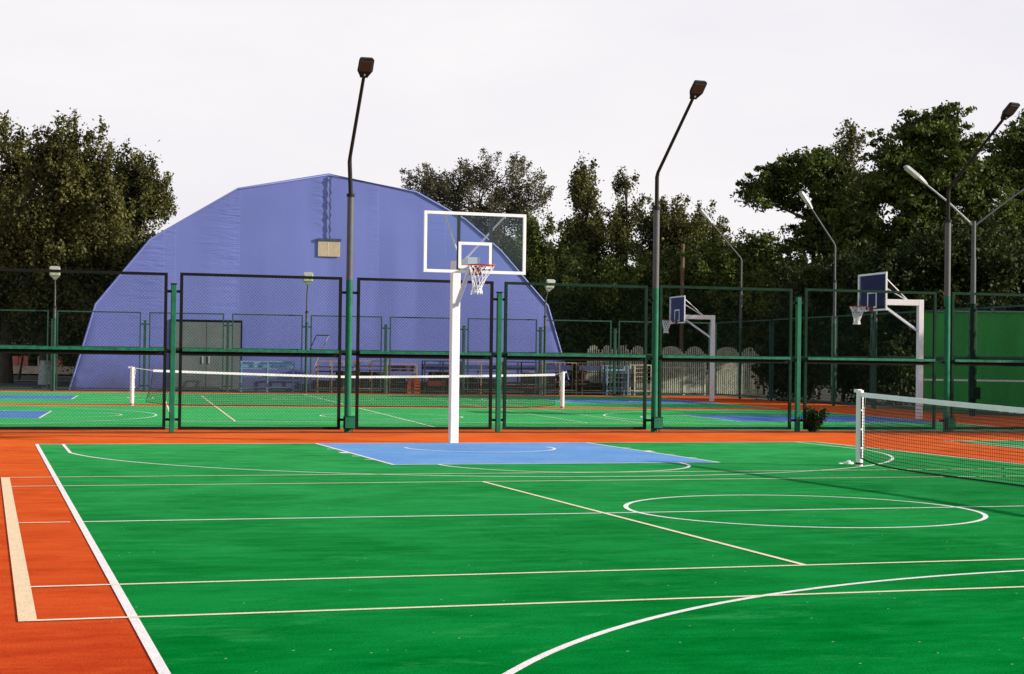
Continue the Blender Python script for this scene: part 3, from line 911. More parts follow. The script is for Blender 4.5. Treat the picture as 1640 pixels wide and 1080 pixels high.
# ------------------------------------------------------------------ tennis nets
def tennis_net(loc, rz, label, gapL, gapR, cell=0.048, r=0.0016, hp=1.10, pr=0.052, lift=0.0, droop=0.10, postw=6.4, slant=0.0):
    root = empty('tennis_net', loc, rz)
    tag(root, label, 'tennis net', 'tennis nets')
    xl, xr = -postw+gapL, postw-gapR
    top = lambda x: 0.93 + (1.07-0.93)*(abs(x)/postw)**1.3
    def bot(x):
        e = min(x-xl, xr-x)
        return 0.015 + droop*math.exp(-(e/0.45))
    m = MB()
    n = int((xr-xl)/cell)
    def rod(p, q, rr):
        i = len(m.v); p = Vector(p); q = Vector(q); d = (q-p).normalized()
        a = d.cross(Vector((0,1,0))).normalized(); b = Vector((0,1,0))
        for e in (p, q):
            m.v.extend([tuple(e+a*rr), tuple(e-a*rr*0.5+b*rr*.87), tuple(e-a*rr*0.5-b*rr*.87)])
        for j in range(3): m.f.append((i+j, i+(j+1) % 3, i+3+(j+1) % 3, i+3+j))
    for k in range(n+1):
        x = xl+(xr-xl)*k/n; sl_ = slant*max(0, 1-(x-xl)/1.5)
        rod((x, 0, top(x)-0.06), (x-sl_, 0, bot(x)), r)
    rows = int(0.98/cell)
    for j in range(1, rows):
        t = j/rows
        seg = 40
        for k in range(seg):
            xa = xl+(xr-xl)*k/seg; xb = xl+(xr-xl)*(k+1)/seg
            za = bot(xa)+(top(xa)-0.06-bot(xa))*t; zb_ = bot(xb)+(top(xb)-0.06-bot(xb))*t
            sa = slant*max(0, 1-(xa-xl)/1.5)*(1-t); sb = slant*max(0, 1-(xb-xl)/1.5)*(1-t)
            rod((xa-sa, 0.0015, za), (xb-sb, 0.0015, zb_), r)
    m.build('netting', NETK, root)
    hem = []
    for k in range(61):
        s = k/60; x = xl+(xr-xl)*s; sl_ = slant*max(0, 1-(x-xl)/1.5)
        hem.append((x-sl_, 0, bot(x)))
    hm = MB().tube(hem, 0.012, 5)
    hm.tube([(xl, 0, top(xl)-.05), (xl-slant*.35, 0, .5), (xl-slant, 0, bot(xl))], 0.009, 5)
    hm.tube([(xr, 0, top(xr)-.05), (xr, 0, bot(xr))], 0.009, 5)
    hm.build('hem_cord', NETHEM, root)
    bd = MB(); seg = 48
    for k in range(seg):
        xa = xl+(xr-xl)*k/seg; xb = xl+(xr-xl)*(k+1)/seg
        for (ya, sgn) in ((-0.009, 1), (0.009, -1)):
            i = len(bd.v)
            wv = 0.0035*math.sin(k*1.9); wv2 = 0.0035*math.sin((k+1)*1.9)
            bd.v += [(xa, ya+wv, top(xa)-0.068), (xb, ya+wv2, top(xb)-0.068), (xb, ya+wv2, top(xb)), (xa, ya+wv, top(xa))]
            bd.f.append((i, i+1, i+2, i+3) if sgn > 0 else (i+3, i+2, i+1, i))
        i = len(bd.v)
        bd.v += [(xa, -.009+wv, top(xa)), (xb, -.009+wv2, top(xb)), (xb, .009+wv2, top(xb)), (xa, .009+wv, top(xa))]
        bd.f.append((i, i+1, i+2, i+3))
    bd.build('headband', BAND, root)
    for s, xe in ((-1, xl), (1, xr)):
        p = MB().tube([(s*postw, 0, 0), (s*postw, 0, hp)], pr, 14).build('net_post', WHITE, root, smooth=True)
        MB().box((s*postw+min(s*0.115, -s*0.0), -0.035, hp-0.035), (s*postw+max(s*0.115, 0), 0.035, hp+0.012)).build('post_cap', WHITE, p, bevel=.004)
        cd = MB().tube([(s*postw, -0.02, hp-0.02), (xe, 0, top(xe)-0.03)], 0.007, 6)
        lp = [(s*postw-s*0.06, -0.03, hp-0.03), (s*postw-s*0.10, -0.035, hp-0.10), (s*postw-s*0.085, -0.04, hp-0.2), (s*postw-s*0.06, -0.04, hp-0.3), (s*postw-s*.065, -.04, hp-.55), (s*postw-s*.055, -.04, .25)]
        cd.tube(lp, 0.005, 5)
        cd.build('tension_cord', CORDW, p)
        hk = MB()
        for z in (0.25, 0.52, 0.80): hk.box((s*postw-s*(pr+.022), -0.02, z), (s*postw-s*(pr-.01), 0.02, z+0.025))
        hk.build('lacing_hook', CORDW, p)
        MB().tube([(s*postw, 0, 0.02), (s*postw, 0, 0.05)], pr*1.06, 14).build('black_tape', BLACK, p)
    return root

tennis_net((NETX, -0.02, 0), math.pi/2, 'near tennis net with white band crossing the right edge of the near court', 0.08, 0.06, droop=0.10, r=0.0035)
tennis_net(FW(0, 0), -PHI, 'far tennis net stretched between the two distant basketball courts', 0.60, 0.24, cell=0.055, r=0.0062, hp=1.12, pr=0.062, slant=0.2, droop=0.09, postw=6.5)

# ------------------------------------------------------------------ blue hall
HB = 21.2
outline_px = [(111,622),(153,487),(241,383),(381,302.5),(526,279.5),(667,308),(745,352),(802,402),(843,450),(877,490),(898,563),(916,630)]
pts = []
for u, v in outline_px:
    q = on_far_plane(u, v, HB); a, b = farloc(q); pts.append((a, max(q.z, 0.0)))
pts[0] = (pts[0][0], 0.0); pts[-1] = (pts[-1][0], 0.0)
hall = tag(empty('blue_tarpaulin_hall', FW(0, HB), -PHI), 'large arched sports hall covered in violet blue tarpaulin behind the far courts', 'hall')
# polygonal front with a fine grid so that the cloth sags a little between its ribs
xseam = [farloc(on_far_plane(u, 400, HB))[0] for u in (381, 527, 603, 667, 158, 240)]
HALLM = hall_mat([(xseam[0], 2.2, 2.0, 6.0, 1.1), (xseam[1]-.12, 0.9, 5.5, 8.0, 1.2), (xseam[2], 0.5, 4.0, 7.0, 0.5), (xseam[3]+1.2, 2.4, 5.5, 9.0, 0.5), (xseam[5]+1.0, 2.6, 3.5, 7.0, 0.8), (xseam[4]+2.6, 2.8, 0.5, 3.5, 0.7), (xseam[3]+5.5, 3.0, 2.5, 5.5, 0.7)])
def top_at(x):
    for (xa, za), (xb, zb_) in zip(pts[:-1], pts[1:]):
        if xa <= x <= xb: return za+(zb_-za)*(x-xa)/(xb-xa+1e-9)
    return 0.0
m = MB()
NXX, NZZ = 150, 60
xs_ = sorted(set([p[0] for p in pts] + [pts[0][0]+(pts[-1][0]-pts[0][0])*k/NXX for k in range(NXX+1)]))
for i, x in enumerate(xs_):
    zt = top_at(x)
    for j in range(NZZ+1):
        t = j/NZZ
        # cloth stands slightly proud of the frame between seams
        dmin = min(abs(x-s) for s in xseam[:4])
        yy = -0.05*min(1, dmin/1.2)*math.sin(math.pi*min(1, t*1.0))
        m.v.append((x, yy, zt*t))
for i in range(len(xs_)-1):
    for j in range(NZZ):
        a = i*(NZZ+1)+j; m.f.append((a, a+NZZ+1, a+NZZ+2, a+1))
m.build('front_wall', HALLM, hall, smooth=True)
m = MB(); DP = 36.0
for (x, z) in pts: m.v += [(x, 0.0, z), (x, DP, z)]
for i in range(len(pts)-1): m.f.append((2*i, 2*i+1, 2*i+3, 2*i+2))
m.f.append(tuple(2*i+1 for i in range(len(pts)))[::-1])
m.build('roof_skin', HALLM, hall)
MB().tube([(x, -0.02, z) for x, z in pts], 0.045, 6).build('edge_tube', mat('edge_tube_cloth', (0.17, 0.21, 0.52), 0.6), hall, smooth=True)  # added tube that lets the hall's edge catch the sun
# ridge lacing and vent
def hx(u, v): q = on_far_plane(u, v, HB); a, b = farloc(q); return a, q.z
xr0, zr0 = hx(529, 282); xr1, zr1 = hx(528, 386)
m = MB(); N_ = 26
for k in range(N_):
    t0, t1 = k/N_, (k+1)/N_
    j0, j1 = 0.03*math.sin(k*2.1), 0.03*math.sin((k+1)*2.1)
    za, zb_ = zr0+(zr1-zr0)*t0, zr0+(zr1-zr0)*t1
    m.bar((xr0+j0, -0.075, za), (xr0+j1, -0.075, zb_), 0.055+0.03*math.sin(k*1.3), 0.05)
m.build('ridge_lacing', NAVY, hall)
x0, z1 = hx(509, 386); x1, z0 = hx(544, 412)
v_ = MB().box((x0, -0.075, z0), (x1, -0.045, z1)).build('vent', BEIGE, hall, bevel=0.01)
MB().box((x0-0.05, -0.11, z1), (x1+0.05, -0.045, z1+0.10)).build('vent_hood', NAVY, v_)
MB().box((x0+0.42, -0.082, z0+.04), (x0+0.44, -0.0755, z1-.04)).build('vent_mullion', CREAM, v_)
x0, z1 = hx(276, 515); x1, _ = hx(385, 515)
xm = x0+(x1-x0)*0.50
for (a, b) in ((x0, xm-0.012), (xm+0.012, x1)):
    d = MB()
    d.box((a, -0.09, 0.05), (b, -0.055, z1))
    o = d.build('door', SHEET, hall, bevel=0.006)
    MB().box(((b-0.16) if a == x0 else (a+0.08), -0.12, 1.15), ((b-0.10) if a == x0 else (a+0.14), -0.091, 1.45)).build('handle', ALU, o)
m = MB().box((x0-0.10, -0.10, z1), (x1+0.08, -0.05, z1+0.09)).box((x0-0.10, -0.10, 0), (x0-0.02, -0.05, z1)).box((x1+0.02, -0.10, 0), (x1+0.08, -0.05, z1))
m.build('door_frame', FRAMEK, hall)

# ------------------------------------------------------------------ things stacked along the hall
def rack(name, loc, rz, L_, H, Dp, frame, slats, nbay, shelves, backslats, label, cat, group, topboard=None, pr=0.028):
    root = empty(name, loc, rz)
    for i in range(nbay+1):
        x = -L_/2 + L_*i/nbay
        for y in (-Dp/2, Dp/2):
            MB().box((x-pr, y-pr, 0), (x+pr, y+pr, H)).build('leg', frame, root)
    m = MB()
    for y in (-Dp/2, Dp/2):
        m.box((-L_/2-0.02, y-pr, H), (L_/2+0.02, y+pr, H+0.04))
        m.box((-L_/2+pr+.001, y-pr*.7, 0.17), (L_/2-pr-.001, y+pr*.7, 0.21))
    m.build('frame_rail', frame, root)
    for k, z in enumerate(shelves):
        n = 3; s = MB()
        for j in range(n):
            y = -Dp/2+pr+0.01+(Dp-2*pr-0.02)*j/n
            s.box((-L_/2+pr+0.002, y, z), (L_/2-pr-0.002, y+(Dp-2*pr-.02)/n-0.02, z+0.03))
        s.build('shelf', slats, root)
    if backslats:
        s = MB()
        for (z, hgt) in backslats:
            s.box((-L_/2+pr+0.002, Dp/2-pr-0.03, z), (L_/2-pr-0.002, Dp/2-pr-.004, z+hgt))
        s.build('back_board', topboard or slats, root)
    return tag(root, label, cat, group)
GR_ = 'market stands stored along the hall'
RB = 19.8
def rp(u, b=RB):
    q = on_far_plane(u, 600, b); q.z = 0; return q
rack('display_stand', rp(428), -PHI, 2.15, 1.25, 0.5, SKYB, SKYB, 2, [0.62, 0.95], [(1.02, .12), (1.17, .07)], 'light blue slatted metal stand beside the grey hall doors', 'stand', GR_)
rack('display_stand', rp(541, RB+.2), -PHI, 1.75, 1.30, 0.7, WOODP, WOODG, 3, [0.70], [(0.85, .06), (1.05, .05)], 'pale legged wooden stand just right of the leaning metal frame', 'stand', GR_, pr=0.022)
rack('display_stand', rp(594, RB-.1), -PHI, 1.3, 1.33, 0.6, WOODP, WOODG, 2, [0.45, 0.95], [(0.78, .10), (1.1, .06)], 'grey wooden stand behind the far net left of the brown crate stand', 'stand', GR_, topboard=WOODD, pr=0.022)
rack('display_stand', rp(644, RB), -PHI, 1.15, 1.22, 0.6, WOODP, WOODD, 1, [0.35, 0.80], [(0.92, .10), (1.05, .12)], 'brown boarded stand with orange crates at its foot', 'stand', GR_, pr=0.03)
rack('display_stand', rp(707, RB), -PHI, 1.55, 1.36, 0.7, WOODG, WOODD, 2, [0.30, 0.90], [(1.0, .26)], 'dark wooden stand half hidden by the white pole of the near hoop', 'stand', GR_, topboard=NAVY)
rack('display_stand', rp(768, RB+.1), -PHI, 1.75, 1.36, 0.7, WOODP, WOODG, 2, [0.45, 0.95], [(1.05, .18)], 'wooden stand with dark blue back, right of the near hoop pole', 'stand', GR_, topboard=NAVY, pr=0.02)
rack('display_stand', rp(832, RB), -PHI, 1.65, 1.36, 0.7, WOODG, WOODP, 2, [0.28, 0.40, 0.95], [(1.05, .20)], 'wooden stand with pale planks low down, right of the green fence post', 'stand', GR_, topboard=NAVY, pr=0.024)
rack('display_stand', rp(893, RB+.1), -PHI, 1.5, 1.36, 0.7, WOODP, WOODG, 2, [0.40, 0.95], [(1.05, .22)], 'wooden stand directly behind the right post of the far net', 'stand', GR_, topboard=NAVY, pr=0.022)
rack('display_stand', rp(947, RB), -PHI, 1.0, 1.36, 0.7, WOODD, WOODG, 1, [0.35, 0.95], [(1.05, .22)], 'narrow brown stand last in the row before the blue ladder stand', 'stand', GR_, topboard=NAVY, pr=0.026)
rack('display_stand', rp(986, RB), -PHI, 0.95, 1.25, 0.6, SKYB, SKYB, 1, [0.30, 0.55, 0.75, 0.95], [(1.05, .08)], 'light blue stand with rungs, left of the stacked benches', 'stand', GR_)
rack('display_stand', rp(1026, RB), -PHI, 0.75, 1.30, 0.7, PICKET, WOODP, 1, [0.62, 0.80, 0.98, 1.15], None, 'stack of pale wooden benches against the picket fence', 'stand', GR_, pr=0.03)
# dark low plinth boards lying behind the stands
m = MB()
for k in range(14):
    u = 520+k*37
    a, b = farloc(rp(u, 20.55))
    m.box((a-0.5, -0.02+0.02*(k % 2), 0), (a+0.5, 0.10+0.02*(k % 2), 0.50+0.14*((k*7) % 4)))
o = m.build('plank_pile', WOODG); o.location = FW(0, 20.55); o.rotation_euler = (0, 0, -PHI)
tag(o, 'low dark boards piled along the foot of the blue hall', 'planks')
o.data.transform(Matrix.Translation((0, 0, 0)))
# leaning metal frame
p0, p1 = rp(484, 19.2), rp(512, 19.6)
root = tag(empty('leaning_metal_frame', p0, -PHI), 'thin steel frame leaning slantwise right of the small fence lamp', 'frame')
a1 = at(517, 536, depth(p0)); dz = a1.z; dx = (a1-p0).length
m = MB(); 
def lf(u, v): q = on_far_plane(u, v, 19.3); a, b = farloc(q); a0, b0 = farloc(p0); return (a-a0, b-b0, q.z)
m.tube([lf(492, 610), lf(526, 538)], 0.026, 6); m.build('upright', ALU, root)
MB().tube([lf(496, 560), lf(507, 537)], 0.02, 6).build('upright', DARKST, root)
MB().tube([lf(506, 537), lf(527, 537.5)], 0.022, 6).build('crossbar', DARKST, root)
# orange crates
def crate(loc, rz, w_, d_, h_, lab):
    root = empty('plastic_crate', loc, rz)
    m = MB()
    m.box((-w_/2, -d_/2, 0), (w_/2, d_/2, 0.02))
    n = 5
    for k in range(n):
        z = 0.03+k*(h_-0.03)/n
        for y in (-d_/2, d_/2-0.012): m.box((-w_/2, y, z), (w_/2, y+0.012, z+(h_-.03)/n*0.62))
        for x in (-w_/2, w_/2-0.012): m.box((x, -d_/2+.013, z), (x+0.012, d_/2-.013, z+(h_-.03)/n*0.62))
    for x in (-w_/2-.004, w_/2-0.021):
        for y in (-d_/2-.004, d_/2-0.021): m.box((x, y, 0), (x+0.025, y+0.025, h_))
    m.build('crate_wall', BRICKO, root)
    return tag(root, lab, 'crate', 'orange crates among the stands')
crate(rp(659, 19.35), -PHI, .35, .3, .36, 'orange crate on the ground below the brown boarded stand')
c_ = crate(rp(660, 19.35)+Vector((0, 0, .365)), -PHI, .33, .28, .30, 'orange crate stacked on top of another one below the brown boarded stand')
crate(rp(668, 19.3), -PHI-.1, .26, .3, .68, 'tall narrow orange crate right of the crate pair')
crate(rp(699, 19.8)+Vector((0, 0, .335)), -PHI, .70, .4, .22, 'wide orange crate on the low shelf left of the white hoop pole')

# arched picket fence
sec = [(950, 22), (972, 21), (996, 25), (1021, 26), (1074, 44), (1112, 34), (1164, 44), (1200, 30)]
pf = tag(empty('picket_fence', FW(0, 21.0), -PHI), 'weathered pale picket fence with arched tops behind the corner of the far fence', 'fence')
for u, wpx in sec:
    a, b = farloc(rp(u, 21.0)); wd = wpx*69.0/FPX
    m = MB(); n = max(6, int(wd/0.095)); hb = 1.78
    for k in range(n):
        t = (k+0.5)/n; x = a-wd/2+wd*t
        top_ = hb + 0.40*math.sqrt(max(0, 1-(2*t-1)**2))
        m.box((x-0.026, -0.015, 0.05), (x+0.026, 0.015, top_))
    o = m.build('picket_section', PICKET, pf)
    MB().box((a-wd/2, 0.016, 1.52), (a+wd/2, 0.05, 1.62)).box((a-wd/2, 0.016, 0.2), (a+wd/2, 0.05, 0.28)).box((a-wd/2, 0.016, 1.20), (a+wd/2, 0.05, 1.26)).build('section_rail', PICKET, o)
    MB().box((a+wd/2+0.01, -0.04, 0), (a+wd/2+0.09, 0.05, 1.85)).build('post', WOODP if u > 1190 else PICKET, pf)

# ------------------------------------------------------------------ green practice wall
pL, pR = at(1479, 600, 52.5), at(1790, 600, 51.5)
wv = Vector((pR.x-pL.x, pR.y-pL.y, 0)); wl = wv.length
gw = tag(empty('practice_wall', (pL.x, pL.y, 0), math.atan2(wv.y, wv.x)), 'dark green tennis practice wall with a white net line at the right', 'wall')
MB().box((0, 0, 0), (wl, 0.22, 3.17)).build('wall_body', WALLG, gw, bevel=0.01)
MB().box((0.02, -0.004, 0.99), (wl, -0.001, 1.045)).build('net_line', CORDW, gw)
MB().box((-0.02, -0.05, 3.171), (wl, 0.26, 3.22)).build('coping', mat('pale_green_coping', (0.16, 0.30, 0.24), 0.6, 0.2, 3), gw)

# wooden pole far behind
p = at(1091, 600, 78); p.z = 0
o = MB().tube([(0,0,0), (0,0, at(1091, 391, 78).z)], [0.12, 0.085], 10).build('wooden_pole', mat('brown_pole_wood', (0.13, 0.075, 0.045), 0.85, 0.25, 3), None, smooth=True)
o.location = p; tag(o, 'bare brown wooden pole rising behind the trees above the smallest hoop', 'pole')

# low kiosk wall with red panels, far left
p = at(-20, 600, 96); p.z = 0
k_ = tag(empty('low_panel_wall', p, -YAW), 'low cream wall with faded red panels seen between the tree trunks at far left', 'wall')
MB().box((0, 0, 0.30), (5.0, 0.2, 0.75)).build('wall_base', CREAM, k_)
for (a, b, mm) in ((0.3, 1.05, CREAM), (1.15, 1.75, RED), (1.80, 2.3, RED), (2.9, 3.45, CREAM), (3.5, 4.3, RED)):
    MB().box((a, -0.02, 0.752), (b, 0.16, 1.32)).build('panel', mm, k_)
MB().box((0.0, 0.02, 2.02), (1.55, 0.1, 2.10)).box((1.9, 0.02, 2.02), (2.5, 0.1, 2.10)).box((3.0, 0.02, 2.0), (3.7, 0.1, 2.1)).build('handrail', ALU, k_)
sheet('pavement', [at(-300, 600, 88)[:2], at(160, 600, 88)[:2], at(160, 600, 90)[:2], at(-300, 600, 90)[:2]], 0.02, CONC)

# small bits on the ground
p = ground(1359, 743)
m = MB().tube([(0,0,0), (0,0,.028)], [.075, .068], 12)
m.tube([(.0,0,.028), (0,0,.05)], [.03, .03], 8); m.box((-.16, -.02, .0), (-.06, .03, .015))
o = m.build('socket_cover', WHITE); o.location = p; tag(o, 'small white socket cover lying beside the near net post', 'cover')
p = ground(1612, 667)
m = MB(); rg = random.Random(4)
for k in range(70):
    a = Vector((rg.uniform(0, 1.5), rg.uniform(-.2, .3), rg.uniform(0.02, .16))); b = a+Vector((rg.uniform(-.2, .2), rg.uniform(-.1, .1), rg.uniform(-.06, .06)))
    b.z = max(b.z, .012); m.tube([a, b], .013, 4)
o = m.build('tangled_white_net', CORDW); o.location = (p.x, p.y, 0); o.rotation_euler = (0, 0, -.3)
tag(o, 'crumpled white netting left on the ground in front of the green wall', 'netting')

# ------------------------------------------------------------------ trees
def leaves(cs, per, spread, size, elong=1.0, flat=0.0, droop=0.0, aspect=0.30):
    """cs: (n,3) clump centres -> arrays of leaf quads"""
    n = len(cs)*per
    c = np.repeat(cs, per, axis=0)
    if hasattr(spread, '__len__'): spread = np.repeat(spread, per)[:, None]
    off = RS.normal(0, 1, (n, 3))*np.array([1, 1, elong])*spread
    c = c+off
    ax = RS.normal(0, 1, (n, 3)); ax[:, 2] = ax[:, 2]*(1-flat)-droop
    ax /= np.linalg.norm(ax, axis=1)[:, None]+1e-9
    bx = np.cross(ax, RS.normal(0, 1, (n, 3))); bx /= np.linalg.norm(bx, axis=1)[:, None]+1e-9
    s = size*RS.uniform(0.6, 1.3, (n, 1))
    a = ax*s*0.5; b = bx*s*aspect
    return np.stack([c-a, c+b*1.0-a*0.1, c+a, c-b*1.0-a*0.1], 1)
def quads_obj(name, q, material, parent=None, offset=None):
    n = len(q); v = q.reshape(-1, 3)
    if offset is not None: v = v-np.array(offset)
    v = v.copy(); 
    me = bpy.data.meshes.new(name)
    me.vertices.add(n*4); me.loops.add(n*4); me.polygons.add(n)
    me.vertices.foreach_set('co', v.astype(np.float32).ravel())
    me.loops.foreach_set('vertex_index', np.arange(n*4, dtype=np.int32))
    me.polygons.foreach_set('loop_start', np.arange(0, n*4, 4, dtype=np.int32))
    me.polygons.foreach_set('loop_total', np.full(n, 4, dtype=np.int32))
    me.materials.append(material); me.update(calc_edges=True)
    o = bpy.data.objects.new(name, me); col.objects.link(o)
    if parent is not None: o.parent = parent
    return o

def tree(name, u, D, lobes, label, cat, material, group=None, nclump=420, per=40, spread=0.30, size=0.17, elong=1.3, bark=BARK, r0=0.24, trunk_top=None, shell=0.55, limbs=True, lime=0.0, twig=(1.5, 1.3, 0.0, 5), gap=0.45, aspect=0.30, droop=0.0, zmin=0.3, base=None, bare=0, trunks=None):
    """lobes: (u, v, rx_px, rz_px, depth offset, weight) ellipsoids seen at their own depth"""
    p = base if base is not None else at(u, 600, D); p = Vector((p[0], p[1], 0))
    root = empty(name, p)
    tag(root, label, cat, group)
    C = []; wts = []
    for lb in lobes:
        lu, lv, rx, rz = lb[:4]; dd = lb[4] if len(lb) > 4 else 0.0; wt = lb[5] if len(lb) > 5 else 1.0
        c = at(lu, lv, D+dd); rxm = rx*D/FPX; rzm = rz*D/FPX
        C.append((c, rxm, rzm)); wts.append(wt*rxm*rzm)
    wts = np.array(wts)/sum(wts)
    cs = []; sp = []
    tl, tup, tdroop, nseg = twig
    for k in range(int(nclump/nseg*1.25)):
        i = RS.choice(len(C), p=wts); c, rx, rz = C[i]
        d = RS.normal(0, 1, 3); d[2] += 0.25; d /= np.linalg.norm(d)
        rr = shell + (1-shell)*RS.uniform()**0.6 if RS.uniform() < 0.72 else RS.uniform()
        q0 = np.array([c.x, c.y, c.z])+d*rr*0.86*np.array([rx, rx*0.9, rz])
        out = d.copy(); out[2] = out[2]*0.4+tup; out += RS.normal(0, .35, 3); out /= np.linalg.norm(out)
        ln = tl*RS.uniform(.5, 1.35)
        for j in range(nseg):
            t = j/max(1, nseg-1)
            qq = q0+out*ln*t+np.array([0, 0, -tdroop*t*t])
            if qq[2] < zmin: qq[2] = zmin+RS.uniform()*0.5
            cs.append(qq); sp.append(spread*(1.25-0.85*t))
    cs = np.array(cs); sp = np.array(sp)
    ph_ = RS.uniform(0, 6, 3)
    g = np.sin(cs[:, 0]*1.5+ph_[0])*np.sin(cs[:, 1]*1.3+ph_[1])*np.sin(cs[:, 2]*1.7+ph_[2])
    keep = g < gap
    cs = cs[keep]; sp = sp[keep]
    q = leaves(cs, per, sp, size, elong, 0.0, droop, aspect)
    quads_obj('crown', q, material, root, (p.x, p.y, 0))
    zt = trunk_top or max(c.z for c, _, _ in C)
    for tk, (tx, ty) in enumerate(trunks or [(0, 0)]):
        tr = MB(); npt = 6; pl = []
        bx, by = rnd.uniform(-.2, .2), rnd.uniform(-.2, .2)
        for k in range(npt):
            t = k/(npt-1); pl.append((tx+bx*math.sin(t*3)+t*t*bx, ty+by*math.sin(t*2.4), zt*t))
        tr.tube(pl, [r0*(1-0.86*(k/(npt-1)))*(1.25 if k == 0 else 1) for k in range(npt)], 9)
        if limbs and tk == 0:
            for (c, rx, rz) in C:
                e = Vector((c.x-p.x, c.y-p.y, c.z)); zs = max(0.8, min(zt*0.9, e.z-max(1.0, rz*0.9)))
                t = min(0.95, zs/zt); s = Vector((tx+bx*math.sin(t*3)+t*t*bx, ty+by*math.sin(t*2.4), zs))
                mid = s.lerp(e, 0.5)+Vector((rnd.uniform(-.25, .25), rnd.uniform(-.25, .25), .25))
                tr.tube([s, mid, e, e+Vector((rnd.uniform(-.3, .3), rnd.uniform(-.3, .3), rz*0.8))], [r0*.36, r0*.24, r0*.14, r0*.04], 6)
                for _ in range(3):
                    e2 = mid+Vector((rnd.uniform(-1, 1)*rx*.8, rnd.uniform(-1, 1)*rx*.8, rnd.uniform(.2, .9)*rz))
                    tr.tube([mid, mid.lerp(e2, .5)+Vector((0, 0, .1)), e2], [r0*.13, r0*.09, r0*.02], 5)
        for _ in range(bare):
            c, rx, rz = C[0]
            e = Vector((c.x-p.x, c.y-p.y, c.z)); e2 = e+Vector((rnd.uniform(-1.1, .8)*rx*1.2, rnd.uniform(-.3, .3), rz*rnd.uniform(.9, 1.35)))
            tr.tube([e-Vector((0, 0, rz*.6)), e.lerp(e2, .5)+Vector((0, 0, .2)), e2], [r0*.16, r0*.10, r0*.02], 5)
        t_o = tr.build('trunk', bark, root, smooth=True)
        if lime > 0:
            MB().tube([(tx, ty, 0), (tx, ty, lime)], [r0*1.36, r0*1.2], 12).build('whitewash', LIME, t_o, smooth=True)
    return root

GT = 'trees beyond the fences'
# left poplars
tree('poplar_tree', 10, 82, [(1,328,45,95),(31,298,22,60),(-4,420,60,100),(31,480,45,70),(-64,358,50,120),(-74,480,60,90),(36,252,7,28,0,2),(4,250,8,28,0,2)], 'dark poplar cut by the left edge of the picture', 'tree', LEAFD, GT, nclump=900, per=50, spread=.28, size=.19, elong=1.7, r0=.30, twig=(1.25, 1.6, 0, 5))
tree('poplar_tree', 75, 79, [(106,324,26,82),(71,314,24,60),(146,334,24,78),(124,364,50,90),(96,420,70,85),(41,400,50,70),(161,400,45,70),(106,500,75,65),(56,520,45,50),(72,262,7,30,0,2.2),(110,262,9,28,0,2),(148,268,8,28,0,2)], 'tallest dark poplar at left with whitewashed foot', 'tree', LEAFD, GT, nclump=1700, per=50, spread=.28, size=.19, elong=1.8, r0=.30, lime=1.15, twig=(1.25, 1.6, 0, 5))
tree('poplar_tree', 205, 84, [(188,357,12,50),(217,357,12,54),(232,362,12,34),(174,392,24,64),(192,430,38,65),(152,480,42,60),(137,540,40,45),(196,300,5,22,0,2.5),(226,306,6,24,0,2.5),(246,335,6,18,0,2)], 'shorter dark poplar just left of the blue hall', 'tree', LEAFD, GT, nclump=1100, per=50, spread=.27, size=.18, elong=1.7, r0=.24)
# willowy tree behind the hall
tree('willow_tree', 765, 104, [(705,320,42,48),(675,315,18,25),(740,310,30,40),(775,305,26,42),(825,305,34,40),(850,330,22,30),(790,360,50,50),(730,370,50,45),(840,370,32,40),(810,420,60,60),(760,420,60,50)], 'airy brownish willow rising behind the right shoulder of the hall', 'tree', LEAFB, GT, nclump=1450, per=38, spread=.26, size=.16, elong=1.0, bark=BARK, r0=.22, shell=.25, twig=(1.3, .8, 0, 5), gap=.26, aspect=.26)
# poplars centre right
tree('poplar_tree', 935, 92, [(936,314,9,36),(932,354,17,40),(944,392,19,38),(918,400,12,28),(935,455,36,48),(958,385,7,26)], 'cone shaped poplar right of the willow', 'tree', LEAFD, GT, nclump=640, per=46, spread=.22, size=.17, elong=1.7, r0=.2, twig=(1.1, 1.6, 0, 5))
tree('poplar_tree', 1000, 94, [(1003,312,8,28),(992,362,11,42),(1014,347,8,34),(1000,420,18,50),(988,470,26,45)], 'narrow poplar with bare twigs at its top', 'tree', LEAFD, GT, nclump=420, per=42, spread=.20, size=.16, elong=1.7, r0=.18, bare=9, twig=(1.0, 1.6, 0, 5))
tree('leafy_tree', 1065, 90, [(1072,370,18,18),(1052,400,24,32),(1088,405,18,26),(1070,450,40,36)], 'low rounded tree directly behind the brown wooden pole', 'tree', LEAFD, GT, nclump=560, per=42, spread=.25, size=.17, r0=.18)
tree('leafy_tree', 1130, 92, [(1122,385,14,14),(1110,405,22,24),(1148,418,20,20),(1130,455,40,34)], 'small dark tree left of the curved side fence lamp', 'tree', LEAFD, GT, nclump=520, per=42, spread=.25, size=.17, r0=.18)
tree('leafy_tree', 875, 88, [(868,405,22,26),(848,440,26,28),(888,445,30,34),(870,495,45,42)], 'dense dark tree against the right slope of the hall', 'tree', LEAFY, GT, nclump=620, per=44, spread=.27, size=.17, r0=.2)
